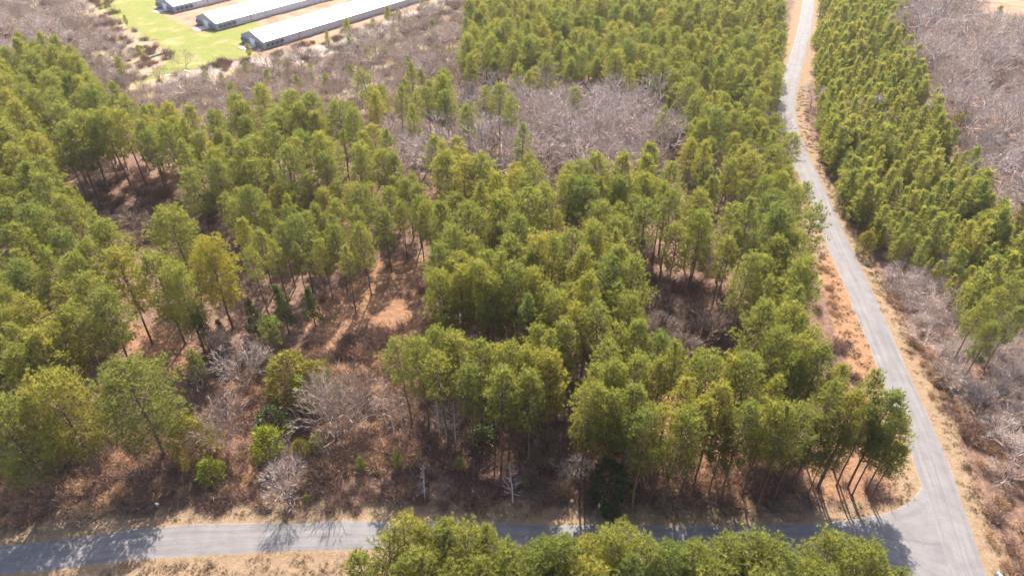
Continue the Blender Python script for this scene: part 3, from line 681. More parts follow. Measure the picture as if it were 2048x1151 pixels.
def clear_of_road(x, y, m):
    return float(np.min(np.hypot(roadpts[:, 0] - x, roadpts[:, 1] - y))) > m
clearing = poly([(560, 620), (660, 585), (760, 555), (850, 540), (880, 560), (865, 650), (790, 730), (600, 720), (470, 800), (330, 800), (330, 690), (200, 690), (420, 640)])
dark_gap = poly([(200, 415), (270, 390), (360, 410), (400, 440), (400, 475), (280, 490)])
barn_pg = poly([(290, -40), (300, 12), (340, 30), (385, 62), (430, 66), (480, 95), (535, 108), (700, 62), (880, 0), (900, -60)])
for (ph, grp, h, pg, r) in ZONES:
    if r == 0:
        cand.append((pg[0], pg[1], h, "standing alone among the bare hardwoods", "pines among the hardwoods")); continue
    for (x, y) in SC.fill(pg, r, rng):
        if clear_of_road(x, y, 4.6) and not inside(x, y, clearing) and not inside(x, y, dark_gap): cand.append((x, y, h, ph, grp))
cand = [c for c in cand if not (c[4] == 'pines of the far stand' and vnoise(c[0], c[1], 11, 91) < .2)]
cand.sort(key=lambda c: math.hypot(c[0], c[1]))
def third(v, a): return int(np.searchsorted(np.quantile(a, [1 / 3, 2 / 3]), v))
def sort_out(rows):
    """rows (x, y, size, width, phrase) -> a wording for each: size, width, and where in its stand"""
    out = [None] * len(rows)
    for ph in {r[4] for r in rows}:
        ii = [i for i, r in enumerate(rows) if r[4] == ph]
        u = [rows[i][0] / rows[i][1] for i in ii]; v = [rows[i][1] for i in ii]; z = [rows[i][2] for i in ii]; w = [rows[i][3] for i in ii]
        if len(ii) < 9:
            order = sorted(ii, key=lambda i: rows[i][0] / rows[i][1])
            for k, i in enumerate(order): out[i] = ("", ph + ", " + ordinal(k, len(ii)))
            continue
        for a, b, c, q, i in zip(u, v, z, w, ii):
            wh = ["near", "middle", "far"][third(b, v)] + " " + ["left", "centre", "right"][third(a, u)]
            size = ["short", "mid-height", "tall"][third(c, z)] + " " + ["slim", "broad"][int(q > np.median(w))]
            out[i] = (size + " ", ph + ", " + wh + " part")
    return out
def in_frame(x, y, z, pad=30):
    zc = y * math.cos(PITCH) - (z - CAMH) * math.sin(PITCH); yc = y * math.sin(PITCH) + (z - CAMH) * math.cos(PITCH)
    u, v = CX + FPX * x / zc, CY - FPX * yc / zc
    return -pad < u < 2048 + pad and -pad < v < 1151 + pad
far_pines = []; mine = []
for (x, y, h, ph, grp) in cand:
    hh = h * rnd.uniform(.86, 1.14); w = rnd.uniform(.88, 1.18)
    if n_pine < 300 and in_frame(x, y, h):
        n_pine += 1; mine.append((x, y, hh, w, ph, grp))
    else: far_pines.append((x, y, hh / 22 * w, hh / 22))
for (x, y, hh, w, ph, grp), (size, where) in zip(mine, sort_out(mine)):
    place("pine_tree", rnd.choice(PINE), x, y, hh / 22, size + "pine " + where, "pine tree", grp, hh / 22 * w)

# stuff drawn as many copies of a few shapes
def scatter_stuff(name, shapes, pts, label, cat):
    """one object: copies of SHAPES (each a list of meshes) on the points (x, y, z, s_xy, s_z)"""
    pts = np.array(pts, np.float32)
    me = bpy.data.meshes.new(name); me.vertices.add(len(pts)); me.vertices.foreach_set("co", pts[:, :3].ravel())
    a = me.attributes.new("size", 'FLOAT_VECTOR', 'POINT'); a.data.foreach_set("vector", pts[:, [3, 3, 4]].ravel())
    g = np.random.default_rng(len(pts)); rot = np.zeros((len(pts), 3), np.float32); rot[:, 2] = g.uniform(0, 6.28, len(pts)); rot[:, :2] = g.normal(0, .03, (len(pts), 2))
    a = me.attributes.new("turn", 'FLOAT_VECTOR', 'POINT'); a.data.foreach_set("vector", rot.ravel())
    a = me.attributes.new("pick", 'INT', 'POINT'); a.data.foreach_set("value", g.integers(0, len(shapes), len(pts)).astype(np.int32))
    o = obj(name, me)
    ng = bpy.data.node_groups.new(name, 'GeometryNodeTree')
    ng.interface.new_socket("Geometry", in_out='INPUT', socket_type='NodeSocketGeometry'); ng.interface.new_socket("Geometry", in_out='OUTPUT', socket_type='NodeSocketGeometry')
    gi = ng.nodes.new("NodeGroupInput"); go = ng.nodes.new("NodeGroupOutput"); ip = ng.nodes.new("GeometryNodeInstanceOnPoints")
    join = ng.nodes.new("GeometryNodeJoinGeometry"); L = ng.links
    for ms in reversed(shapes):
        jj = ng.nodes.new("GeometryNodeJoinGeometry")
        for m in ms:
            src = bpy.data.objects.new(m.name, m)
            oi = ng.nodes.new("GeometryNodeObjectInfo"); oi.inputs["Object"].default_value = src
            oi.inputs["As Instance"].default_value = False
            L.new(oi.outputs["Geometry"], jj.inputs[0])
        gti = ng.nodes.new("GeometryNodeGeometryToInstance"); L.new(jj.outputs[0], gti.inputs[0]); L.new(gti.outputs[0], join.inputs[0])
    L.new(gi.outputs[0], ip.inputs["Points"]); L.new(join.outputs[0], ip.inputs["Instance"])
    ip.inputs["Pick Instance"].default_value = True
    for an, ty, sk in (("pick", 'INT', "Instance Index"), ("turn", 'FLOAT_VECTOR', "Rotation"), ("size", 'FLOAT_VECTOR', "Scale")):
        na = ng.nodes.new("GeometryNodeInputNamedAttribute"); na.data_type = ty; na.inputs["Name"].default_value = an
        L.new([s for s in na.outputs if s.name == "Attribute" and s.enabled][0], ip.inputs[sk])
    L.new(ip.outputs[0], go.inputs[0])
    md = o.modifiers.new("copies", 'NODES'); md.node_group = ng
    return tag(o, label, cat, None, "stuff")
scatter_stuff("pine_forest", [list(v) for v in PINE], [(x, y, ground_z(x, y), a, b) for x, y, a, b in far_pines], "dense green pine forest filling the distance on both sides of the scrub", "forest")

# young pines right of the side road
young_pg = poly([(1640, -120), (1830, -120), (1805, 20), (1845, 130), (1895, 200), (1920, 260), (2005, 370), (2070, 410), (2250, 480), (2250, 640), (2040, 560), (1960, 590), (1900, 500), (1830, 480), (1780, 440), (1700, 360), (1690, 300), (1650, 220), (1645, 120), (1640, 40)], 9)
yc = [c for c in SC.fill(young_pg, 2.75, rng) if clear_of_road(c[0], c[1], 5)]
yc.sort(key=lambda c: math.hypot(*c)); far_young = []; n_young = 0; ym = []
for (x, y) in yc:
    s = rnd.uniform(.45, .8) if rnd.random() < .4 else rnd.uniform(.7, 1.25); w = rnd.uniform(.9, 1.5)
    if vnoise(x, y, 9, 77) < .17 or vnoise(x, y, 4, 78) < .14: continue
    if n_young < 240 and in_frame(x, y, 8):
        n_young += 1; ym.append((x, y, s, w, "in the plantation right of the side road"))
    else: far_young.append((x, y, ground_z(x, y), s * w, s))
for (x, y, s, w, ph), (size, where) in zip(ym, sort_out(ym)):
    place("young_pine", rnd.choice(YOUNG), x, y, s, size + "young pine " + where, "young pine", "young pines right of the side road", s * w)
scatter_stuff("young_pine_forest", [list(v) for v in YOUNG], far_young, "far part of the young pine plantation right of the side road", "forest")
def by_base(name, var, xb, yb, yt, Hv, label, cat, group=None, wide=1.0, gap=3.0):
    x, y = at(xb, yb); h = max(1.0, height_of(yb, yt)); s = h / Hv; SC.add(x, y, gap)
    return place(name, var, x, y, s, label, cat, group, s * wide)
# single small pines in the scrub field: (x, foot, tip)
sm = [(256, 56, 30, "near the green lawn corner"), (250, 162, 113, "with bare stem at the foot of the lawn strip"), (283, 119, 90, "yellowish, beside the fallen log"),
      (501, 119, 86, "before the end wall of the nearest barn"), (498, 157, 124, "below the nearest barn's corner"), (581, 151, 116, "amid grey scrub below the barn track"),
      (658, 98, 63, "slender, at the edge of the barn track"), (655, 180, 146, "yellow green, in the middle of the scrub"), (699, 88, 38, "tallest beside the long barn wall"), (704, 108, 62, "in front of the tallest pine by the barn"),
      (749, 68, 36, "with thin crown on the orange bank by the track"), (778, 52, 13, "left of a pair by the far barn track"), (800, 57, 18, "right of a pair by the far barn track"), (788, 82, 48, "bushy, below the pair by the far barn track"),
      (867, 80, 38, "round, alone in the grey thicket"), (846, 22, -8, "at the far end of the barn track"), (900, 125, 95, "left of two at the edge of the far stand"), (928, 126, 94, "right of two at the edge of the far stand"), (745, 88, 64, "dark, low on the bank by the barn track")]
for i, (xb, yb, yt, ph) in enumerate(sm):
    by_base("small_pine", SMALL[i % 3], xb, yb, yt, 8, "small pine " + ph, "pine tree", "single pines in the scrub field", rnd.uniform(.85, 1.1))
for k, (xb, yb, yt) in enumerate([(600, 190, 150), (540, 175, 140), (450, 180, 146), (470, 205, 165), (705, 165, 128), (735, 130, 96), (820, 150, 112), (625, 160, 128), (770, 120, 90), (560, 140, 112), (415, 165, 140), (845, 175, 138), (120, 110, 72), (150, 150, 110), (210, 140, 108), (60, 60, 30)]):
    by_base("small_pine", SMALL[k % 3], xb, yb, yt, 8, "little green pine poking out of the scrub between barns and forest", "pine tree", "little pines in the scrub", rnd.uniform(.9, 1.3))
for xb, yb, yt, ph in [(1978, 75, 12, "tallest at the corner of the pale field"), (2003, 95, 35, "dark, second along the pale field edge"), (2024, 80, 34, "at the frame edge of the pale field"), (1996, 112, 78, "low and bright, below the pale field")]:
    by_base("young_pine", YOUNG[0], xb, yb, yt, 10, "young pine " + ph, "young pine", "pines by the pale field", 1.3)
# lower left: hand picked small evergreens
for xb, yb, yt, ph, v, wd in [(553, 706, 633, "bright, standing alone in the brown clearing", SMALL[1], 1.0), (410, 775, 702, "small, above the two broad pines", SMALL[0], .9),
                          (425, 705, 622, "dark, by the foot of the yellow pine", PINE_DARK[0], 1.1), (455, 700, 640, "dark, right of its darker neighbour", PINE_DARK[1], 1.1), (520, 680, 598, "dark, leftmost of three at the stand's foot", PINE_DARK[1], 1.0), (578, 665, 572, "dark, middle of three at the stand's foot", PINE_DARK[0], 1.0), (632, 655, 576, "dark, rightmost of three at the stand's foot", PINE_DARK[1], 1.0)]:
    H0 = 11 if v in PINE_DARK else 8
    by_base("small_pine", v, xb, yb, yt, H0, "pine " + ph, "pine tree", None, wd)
shr = [("cedar", CEDAR[0], 592, 790, 708, 6.5, "broad yellow green cedar at the top of the brown strip", 1.15), ("cedar", CEDAR[1], 636, 800, 725, 6.5, "second yellow green cedar pressed against the broader one", .9),
       ("cedar", CEDAR[1], 402, 918, 838, 6.5, "round yellow green cedar beside the grey bare shrub", .85),
       ("evergreen_shrub", BRIGHT[0], 620, 815, 752, 4, "bright green shrub in front of the two cedars", 1.2), ("evergreen_shrub", BRIGHT[1], 430, 962, 920, 4, "bright green shrub below the round cedar", 1.25), ("evergreen_shrub", BRIGHT[0], 546, 922, 856, 4, "tall bright green shrub below the dark evergreen", .95),
       ("evergreen_shrub", DARKB[0], 556, 878, 815, 4, "dark evergreen shrub on the slope above the bright one", .9), ("evergreen_shrub", CEDAR[0], 606, 915, 880, 6.5, "olive shrub right of the tall bright shrub", .9), ("evergreen_shrub", BRIGHT[1], 512, 905, 888, 4, "small yellowish shrub left of the tall bright one", 1.2),
       ("evergreen_shrub", BRIGHT[1], 634, 898, 872, 4, "pale green little shrub beside the bare saplings", 1.0),
       ("holly_bush", DARKB[1], 966, 893, 852, 4, "dark round holly under the front pines", 1.1), ("evergreen_shrub", DARKB[0], 1222, 1030, 1013, 4, "low dark round bush at the verge", 1.6),
       ("cedar", DARKB[1], 1214, 990, 925, 4, "dark green cedar beside the teal chair", .95),
       ("evergreen_shrub", BRIGHT[0], 1262, 996, 982, 4, "tiny bright bush between the pine trunks", 1.3), ("evergreen_shrub", BRIGHT[1], 616, 1002, 988, 4, "tiny bright bush beside the pale bare tree", 1.0),
       ("evergreen_shrub", SMALL[0], 725, 942, 914, 8, "small green pine seedling, leftmost in the shaded brush", 1.3), ("evergreen_shrub", SMALL[1], 798, 938, 905, 8, "small green pine seedling, middle of the shaded brush", 1.0), ("evergreen_shrub", SMALL[2], 921, 943, 915, 8, "small green pine seedling, right in the shaded brush", 1.2), ("evergreen_shrub", SMALL[0], 1052, 978, 954, 8, "thin green seedling beside the bare sapling", .9),
       ("cedar", CEDAR[0], 1912, 270, 222, 6.5, "dark olive cedar among the grey hardwoods", .9), ("cedar", CEDAR[1], 1770, 232, 178, 6.5, "olive round tree inside the young plantation", 1.1), ("cedar", CEDAR[1], 1745, 480, 440, 6.5, "olive cedar at the plantation edge near the side road", .9), ("cedar", CEDAR[0], 1725, 505, 462, 6.5, "low olive cedar beside the side road verge", .9),
       ("cedar", CEDAR[1], 830, 108, 90, 6.5, "yellow green bush lying in the grey thicket", 1.5), ("cedar", CEDAR[0], 876, 118, 92, 6.5, "olive bush in the grey thicket", 1.1), ("cedar", CEDAR[1], 1655, 322, 282, 6.5, "olive bush on the side road's bend", .8), ("cedar", CEDAR[0], 1740, 395, 352, 6.5, "olive bush low among the young pines", .8)]
for nm, v, xb, yb, yt, H0, lab, wd in shr:
    by_base(nm, v, xb, yb, yt, H0, lab, "shrub" if nm != "cedar" else "cedar", None, wd, 2.0)
bar = [("bare_tree", BARE_P[0], 577, 1008, 942, 6, "white leafless tree beside the road shadow", .85), ("bare_tree", BARE_W[0], 466, 905, 808, 7, "greyish leafless shrub right of the round cedar", .8), ("bare_tree", BARE_P[1], 494, 780, 700, 6, "pale leafless tree in the brown field", .85),
       ("bare_tree", BARE_W[1], 455, 722, 655, 7, "thin tan leafless tree above the pale one", .7), ("bare_tree", BARE_S[0], 405, 785, 735, 6.5, "faint leafless tree above the broad pine", .7), ("bare_tree", BARE_W[0], 690, 890, 750, 7, "large pinkish leafless tree left of the birch clumps", .75), ("bare_tree", BARE_W[1], 655, 850, 765, 7, "second pinkish leafless tree beside the cedars", .8), ("bare_tree", BARE_W[0], 720, 840, 745, 7, "third pinkish leafless tree touching the front pines", .75),
       ("bare_sapling", WHIP[0], 772, 852, 752, 11, "white trunked sapling, leftmost of the first clump", .9), ("bare_sapling", WHIP[1], 790, 880, 762, 11, "white trunked sapling, middle of the first clump", .9), ("bare_sapling", WHIP[2], 806, 862, 758, 11, "white trunked sapling, rightmost of the first clump", .9),
       ("bare_sapling", WHIP[1], 880, 880, 790, 11, "white trunked sapling, leftmost of the second clump", .9), ("bare_sapling", WHIP[0], 896, 896, 785, 11, "white trunked sapling, middle of the second clump", 1.0), ("bare_sapling", WHIP[2], 912, 892, 792, 11, "white trunked sapling, rightmost of the second clump", 1.0),
       ("bare_sapling", WHIP_G[0], 850, 1000, 930, 7, "thin leafless sapling above the road, left one", .8), ("bare_sapling", WHIP_G[1], 1026, 1002, 935, 7, "thin leafless sapling above the road, right one", 1.1), ("bare_tree", BARE_P[0], 1143, 966, 915, 6, "small pale leafless tree left of the teal chair", .75), ("bare_tree", BARE_P[1], 575, 915, 880, 6, "little white leafless shrub beside the bright one", .9), ("bare_tree", BARE_S[2], 645, 905, 870, 6.5, "little grey leafless shrub right of the olive one", .9),
       ("bare_tree", BARE_R[0], 1041, 168, 138, 6, "reddish leafless tree amid the grey hardwoods", .9), ("bare_tree", BARE_S[1], 372, 134, 101, 6.5, "rounded leafless tree alone on the lawn", 1.2), ("bare_tree", BARE_P[1], 208, 372, 300, 6, "pale leafless tree in the dark gap", .7), ("bare_tree", BARE_S[1], 168, 46, 12, 6.5, "leafless tree at the lawn's upper corner", 1.2), ("bare_tree", BARE_S[0], 325, 172, 128, 6.5, "tan leafless tree at the end of the lawn strip", .8),
       ("bare_tree", BARE_W[1], 375, 668, 600, 7, "tan leafless tree under the broad trio", .7), ("bare_tree", BARE[0], 690, 330, 262, 13, "grey leafless tree above the middle stand", .8), ("bare_tree", BARE_S[0], 115, 640, 580, 6.5, "grey leafless twigs inside the left stand", .8), ("bare_tree", BARE_P[0], 1312, 690, 620, 6, "pale leafless tree at left of the hardwood gap", .7), ("bare_tree", BARE_P[1], 1365, 722, 665, 6, "pale leafless tree before the hardwood gap", .7), ("bare_tree", BARE_S[1], 1395, 700, 620, 6.5, "grey leafless tree in the hardwood gap", .7)]
for nm, v, xb, yb, yt, H0, lab, wd in bar:
    by_base(nm, v, xb, yb, yt, H0, lab, "bare tree" if nm == "bare_tree" else "sapling", None, wd, 2.0)

# leafless woods
n_bare = 0; far_bare = []
BZ = [("in the grey grove ringed by pines", "bare hardwoods ringed by pines", BARE, 13, poly([(780, 215), (850, 190), (920, 190), (960, 140), (1040, 130), (1180, 150), (1280, 160), (1370, 180), (1370, 300), (1300, 310), (1190, 340), (1090, 340), (1010, 300), (950, 290), (900, 300), (830, 330), (790, 300)], 12), 6.8, (1.0, 1.5)),
      ("in the grey wood at the right edge", "bare hardwoods at the right edge", BARE, 13, poly([(1800, -100), (1930, -100), (1950, 30), (2250, 80), (2300, 520), (2060, 400), (1960, 320), (1900, 210), (1850, 120)], 11), 6.6, (.55, 1.5)),
      ("on the slope right of the side road", "bare trees right of the side road", BARE_S + BARE, 9, poly([(1690, 380), (1760, 400), (1830, 480), (1900, 500), (1960, 590), (2060, 600), (2250, 700), (2250, 1080), (2060, 980), (1990, 850), (1910, 740), (1840, 660), (1780, 580), (1720, 470)], 5), 4.6, (.5, .9)),
      ("in the strip between side road and plantation", "bare shrubs beside the side road", BARE_S, 6.5, poly([(1622, 190), (1648, 200), (1690, 300), (1720, 370), (1690, 390), (1650, 330)], 3), 3.2, (.5, .8)),
      ("in the thicket below the barns", "bare trees of the scrub field", BARE_S, 6.5, poly([(640, 270), (760, 300), (900, 250), (960, 190), (960, 20), (940, -80), (890, 0), (790, 60), (640, 112), (540, 130), (440, 150), (380, 175), (300, 200), (300, 290), (420, 300), (560, 270)], 4), 4.6, (.6, 1.15)),
      ("in the thicket at the upper left corner", "bare trees of the upper left corner", BARE_S, 6.5, poly([(-200, -60), (130, -60), (190, 50), (200, 110), (250, 130), (290, 180), (300, 270), (200, 230), (110, 150), (-200, 150)], 4), 4.8, (.6, 1.1)),
      ("in small gaps of the young plantation", "bare shrubs in the plantation", BARE_S, 6.5, poly([(1650, 20), (1800, 20), (1900, 240), (2060, 420), (2060, 560), (1900, 500), (1780, 440), (1700, 360), (1650, 220)], 3), 3.2, (.6, 1.0)),
      ("in small gaps of the far pine stand", "bare trees in the far stand", BARE_S + BARE, 9, poly([(930, 60), (960, -60), (1540, -60), (1550, 200), (1590, 400), (1400, 360), (1390, 200), (1200, 150), (1000, 150)], 8), 4.0, (.7, 1.1)),
      ("in the dark hardwood gap", "bare trees of the hardwood gap", BARE_S + WHIP_G, 6.5, poly([(1290, 600), (1480, 590), (1495, 690), (1380, 700)], 2), 4.2, (.6, 1.0)),
      ("in the dark gap on the left", "bare trees of the dark gap", BARE_S, 6.5, poly([(150, 400), (240, 330), (420, 350), (420, 470), (250, 490)], 1), 6.0, (.4, .8))]
bl = []
for (ph, grp, var, H0, pg, r, sr) in BZ:
    for (x, y) in SC.fill(pg, r, rng):
        if clear_of_road(x, y, 6.5) and not inside(x, y, barn_pg): bl.append((x, y, ph, grp, var, rnd.uniform(*sr)))
bm_ = []
bl.sort(key=lambda b: math.hypot(b[0], b[1]) / b[5])
for (x, y, ph, grp, var, s) in bl:
    v = rnd.choice(var); w = s * rnd.uniform(.9, 1.15)
    if v in BARE and H0 and grp == "bare trees right of the side road": s *= .6; w *= .65
    if n_bare < 270 and in_frame(x, y, 3):
        n_bare += 1; bm_.append((x, y, s, w / s, ph, grp, v))
    else: far_bare.append((x, y, ground_z(x, y), w, s))
for (x, y, s, w, ph, grp, v), (size, where) in zip(bm_, sort_out(bm_)):
    place("bare_tree", v, x, y, s, size + "grey leafless tree " + where, "bare tree", grp, s * w)
scatter_stuff("bare_woodland", [list(v) for v in BARE_S + BARE_W + BARE[:2]], far_bare, "distant leafless thicket of grey hardwoods", "woodland")

# ------------------------------------------------------------------ undergrowth
def sprinkle(pg, per_m2, seed, keep=None):
    g = np.random.default_rng(seed); lo, hi = pg.min(0), pg.max(0)
    n = int((hi[0] - lo[0]) * (hi[1] - lo[1]) * per_m2)
    x = g.uniform(lo[0], hi[0], n); y = g.uniform(lo[1], hi[1], n); k = inside(x, y, pg)
    x, y = x[k], y[k]
    dr = np.full(x.shape, 99.); q = (y < 120) | (x > 40)
    dr[q] = np.minimum(dist_line(x[q], y[q], RC[::3]) - RW / 2, np.where(y[q] < 100, dist_line(x[q], y[q], FC[::3]) - 2.6, 99))
    k = dr > 2.6 + 1.6 * (fbm(x, y, 5, seed) - .5) * 2
    if keep is not None: k &= keep(x, y)
    return x[k], y[k], g
def pts_of(x, y, g, lo, hi, wide=1.0):
    s = g.uniform(lo, hi, len(x)); return [(a, b, ground_z(a, b), q * wide, q) for a, b, q in zip(x, y, s)]
front_pg = poly([(-150, 800), (60, 880), (330, 870), (380, 760), (400, 690), (650, 690), (860, 640), (880, 760), (1150, 850), (1260, 880), (1500, 940), (1720, 960), (1810, 980), (1500, 1030), (1240, 1020), (620, 1022), (300, 1020), (-150, 1060)])
P_b = pts_of(*sprinkle(front_pg, .26, 61), .5, 1.25)
P_b += pts_of(*sprinkle(poly([(140, 400), (240, 330), (440, 350), (430, 480), (300, 480), (250, 500)]),.1, 62), .7, 1.3)
P_b += pts_of(*sprinkle(poly([(1280, 560), (1500, 560), (1500, 720), (1300, 720)]), .14, 63), .7, 1.6)
P_b += pts_of(*sprinkle(poly([(600, 560), (900, 500), (1300, 480), (1650, 560), (1800, 950), (1200, 900), (850, 800)]), .035, 64), .5, 1.1)
P_b += pts_of(*sprinkle(poly([(1740, 560), (1800, 600), (1900, 740), (2250, 1150), (2250, 1300), (2040, 1240), (1960, 1000), (1880, 820)]), .06, 65), .5, 1.2)
P_b += pts_of(*sprinkle(poly([(-200, -40), (200, -40), (262, 58), (345, 108), (300, 165), (900, 0), (960, 20), (940, 130), (780, 290), (600, 270), (420, 275), (300, 270), (160, 190), (-200, 120)]), .03, 66, lambda x, y: ~inside(x, y, barn_pg)), .7, 1.5)
scatter_stuff("undergrowth", [[m] for m in BRUSH], P_b, "purple brown leafless undergrowth between the pines and the road", "undergrowth")
P_t = pts_of(*sprinkle(front_pg, .17, 71, lambda x, y: fbm(x, y, 8, 72) > .47), .5, 1.2)
P_t += pts_of(*sprinkle(poly([(1745, 560), (1800, 600), (1900, 740), (2100, 1000), (2100, 1250), (1990, 1240), (1930, 1000), (1860, 820)]), .26, 73), .4, 1.0)
P_t += pts_of(*sprinkle(poly([(1632, 520), (1660, 500), (1745, 720), (1762, 760), (1705, 740), (1660, 620)]), .25, 74), .3, .7)
scatter_stuff("dry_stalks", [[m] for m in BRUSH_T], P_t, "tan dead stalks standing in the rough along the roads", "dry stalks")
P_g = pts_of(*sprinkle(poly([(1640, 250), (1700, 380), (1780, 560), (1880, 740), (2000, 900), (2250, 1150), (2250, 700), (2060, 600), (1900, 500), (1760, 400), (1690, 300)]), .10, 75), .5, 1.15)
P_g += pts_of(*sprinkle(poly([(-200, -40), (150, -40), (210, 60), (300, 110), (270, 165), (420, 165), (560, 125), (900, 10), (960, 20), (940, 130), (780, 290), (600, 270), (420, 275), (300, 270), (160, 190), (-200, 120)]), .035, 76, lambda x, y: ~inside(x, y, barn_pg)), .6, 1.3)
P_g += pts_of(*sprinkle(poly([(1800, -100), (1930, -100), (1950, 30), (2250, 80), (2300, 520), (2060, 420), (1960, 340), (1900, 230), (1850, 130)]), .02, 77), .8, 1.6)
P_g += pts_of(*sprinkle(poly([(780, 260), (960, 190), (1180, 200), (1380, 230), (1380, 380), (1190, 400), (900, 380), (790, 360)]), .03, 78), .8, 1.5)
scatter_stuff("grey_thicket", [[m] for m in BRUSH_G], P_g, "grey leafless thicket of thin stems beside the side road and scrub", "thicket")
def verge_pts(line, half, w, per_m, seed):
    g = np.random.default_rng(seed); L = len(line); n = int(L * per_m)
    i = g.integers(1, L - 1, n); t = line[np.minimum(i + 1, L - 1)] - line[i - 1]; t /= np.linalg.norm(t, axis=1, keepdims=True) + 1e-9
    side = np.where(g.random(n) < .5, -1, 1); dd = half + .12 + np.abs(g.random(n)) ** .8 * w
    p = line[i] + np.stack([-t[:, 1], t[:, 0]], 1) * (side * dd)[:, None] + t * g.uniform(-.8, .8, (n, 1))
    d2 = np.minimum(dist_line(p[:, 0], p[:, 1], RC[::3]) - RW / 2, dist_line(p[:, 0], p[:, 1], FC[::3]) - 2.65)
    k = (d2 > .05) & ~inside(p[:, 0], p[:, 1], junction)
    return p[k, 0], p[k, 1], g
P_v = pts_of(*verge_pts(FC, 2.7, 4.5, 5, 81), .4, 1.1)
P_v += pts_of(*verge_pts(RC[:130], RW / 2, 4.0, 7, 82), .4, 1.1)
scatter_stuff("dry_grass", [[m] for m in TUFT + TUFT_O], P_v, "short tan winter grass on the verges of both roads", "grass")

# ------------------------------------------------------------------ barns
M['roof'] = plain_mat("white_metal_roof", (.78, .78, .79), .35, 0, .04, .3)
M['wall_metal'] = plain_mat("grey_wall_sheet", (.50, .48, .49), .55, 0, .10, .5)
M['curtain'] = plain_mat("pale_curtain", (.56, .53, .53), .7, 0, .10, .8)
M['gable'] = plain_mat("shade_tinted_gable_sheet", (.40, .39, .43), .55, 0, .08, .5)  # wall sheet with the end wall's blue-grey shade put into its colour
M['door_white'] = plain_mat("white_door", (.80, .80, .80), .5, 0, .04)
M['galv'] = plain_mat("galvanised_steel", (.46, .46, .48), .45, .4, .15)
M['dark'] = plain_mat("dark_opening", (.05, .05, .06), .7, 0, .2)
M['concrete'] = plain_mat("pale_concrete", (.50, .46, .42), .85, 0, .2, .6)
def box(T, lo, hi):
    x0, y0, z0 = lo; x1, y1, z1 = hi
    V = [(x0, y0, z0), (x1, y0, z0), (x1, y1, z0), (x0, y1, z0), (x0, y0, z1), (x1, y0, z1), (x1, y1, z1), (x0, y1, z1)]
    T.add(V, [(0, 2, 1), (0, 3, 2), (4, 5, 6), (4, 6, 7), (0, 1, 5), (0, 5, 4), (1, 2, 6), (1, 6, 5), (2, 3, 7), (2, 7, 6), (3, 0, 4), (3, 4, 7)])
def boxmesh(name, lo, hi, mat):
    T = Tri(); box(T, lo, hi); return T.mesh(name, mat)
def prism(T, prof, y0, y1):
    """profile (x, z) extruded along y, closed"""
    n = len(prof); V = [(x, y0, z) for x, z in prof] + [(x, y1, z) for x, z in prof]
    Fc = []
    for i in range(n):
        j = (i + 1) % n; Fc += [(i, j, j + n), (i, j + n, i + n)]
    for i in range(1, n - 1): Fc += [(0, i + 1, i), (n, n + i, n + i + 1)]
    T.add(V, Fc)
def ring(T, r0, r1, z0, z1, k=20):
    """flared open cylinder along z with wall thickness"""
    V = []
    for (r, z) in ((r0, z0), (r1, z1), (r1 - .05, z1), (r0 - .05, z0)):
        V += [(r * math.cos(6.2832 * j / k), r * math.sin(6.2832 * j / k), z) for j in range(k)]
    Fc = []
    for a in range(4):
        b = (a + 1) % 4
        for j in range(k):
            q = (j + 1) % k; Fc += [(a * k + j, a * k + q, b * k + q), (a * k + j, b * k + q, b * k + j)]
    T.add(V, Fc)
def fan_meshes():
    T = Tri(); ring(T, .72, .92, 0, .75); cone = T.mesh("fan_cone", M['galv'])
    T = Tri(); box(T, (-.78, -.78, -.12), (.78, .78, .02)); hous = T.mesh("fan_housing", M['wall_metal'])
    T = Tri()
    for j in range(6):
        a = j * 1.0472; c, s_ = math.cos(a), math.sin(a)
        V = [(c * .12 - s_ * .08, s_ * .12 + c * .08, .16), (c * .12 + s_ * .08, s_ * .12 - c * .08, .10), (c * .64 + s_ * .2, s_ * .64 - c * .2, .12), (c * .64 - s_ * .1, s_ * .64 + c * .1, .26)]
        T.add(V, [(0, 1, 2), (0, 2, 3)])
    T.tube([(0, 0, .05), (0, 0, .3)], [.14, .12], 8); blade = T.mesh("fan_blades", M['dark'])
    return hous, cone, blade
FANS = fan_meshes()
BW, BE, BR, BL = 15.2, 2.9, 5.6, 140.0
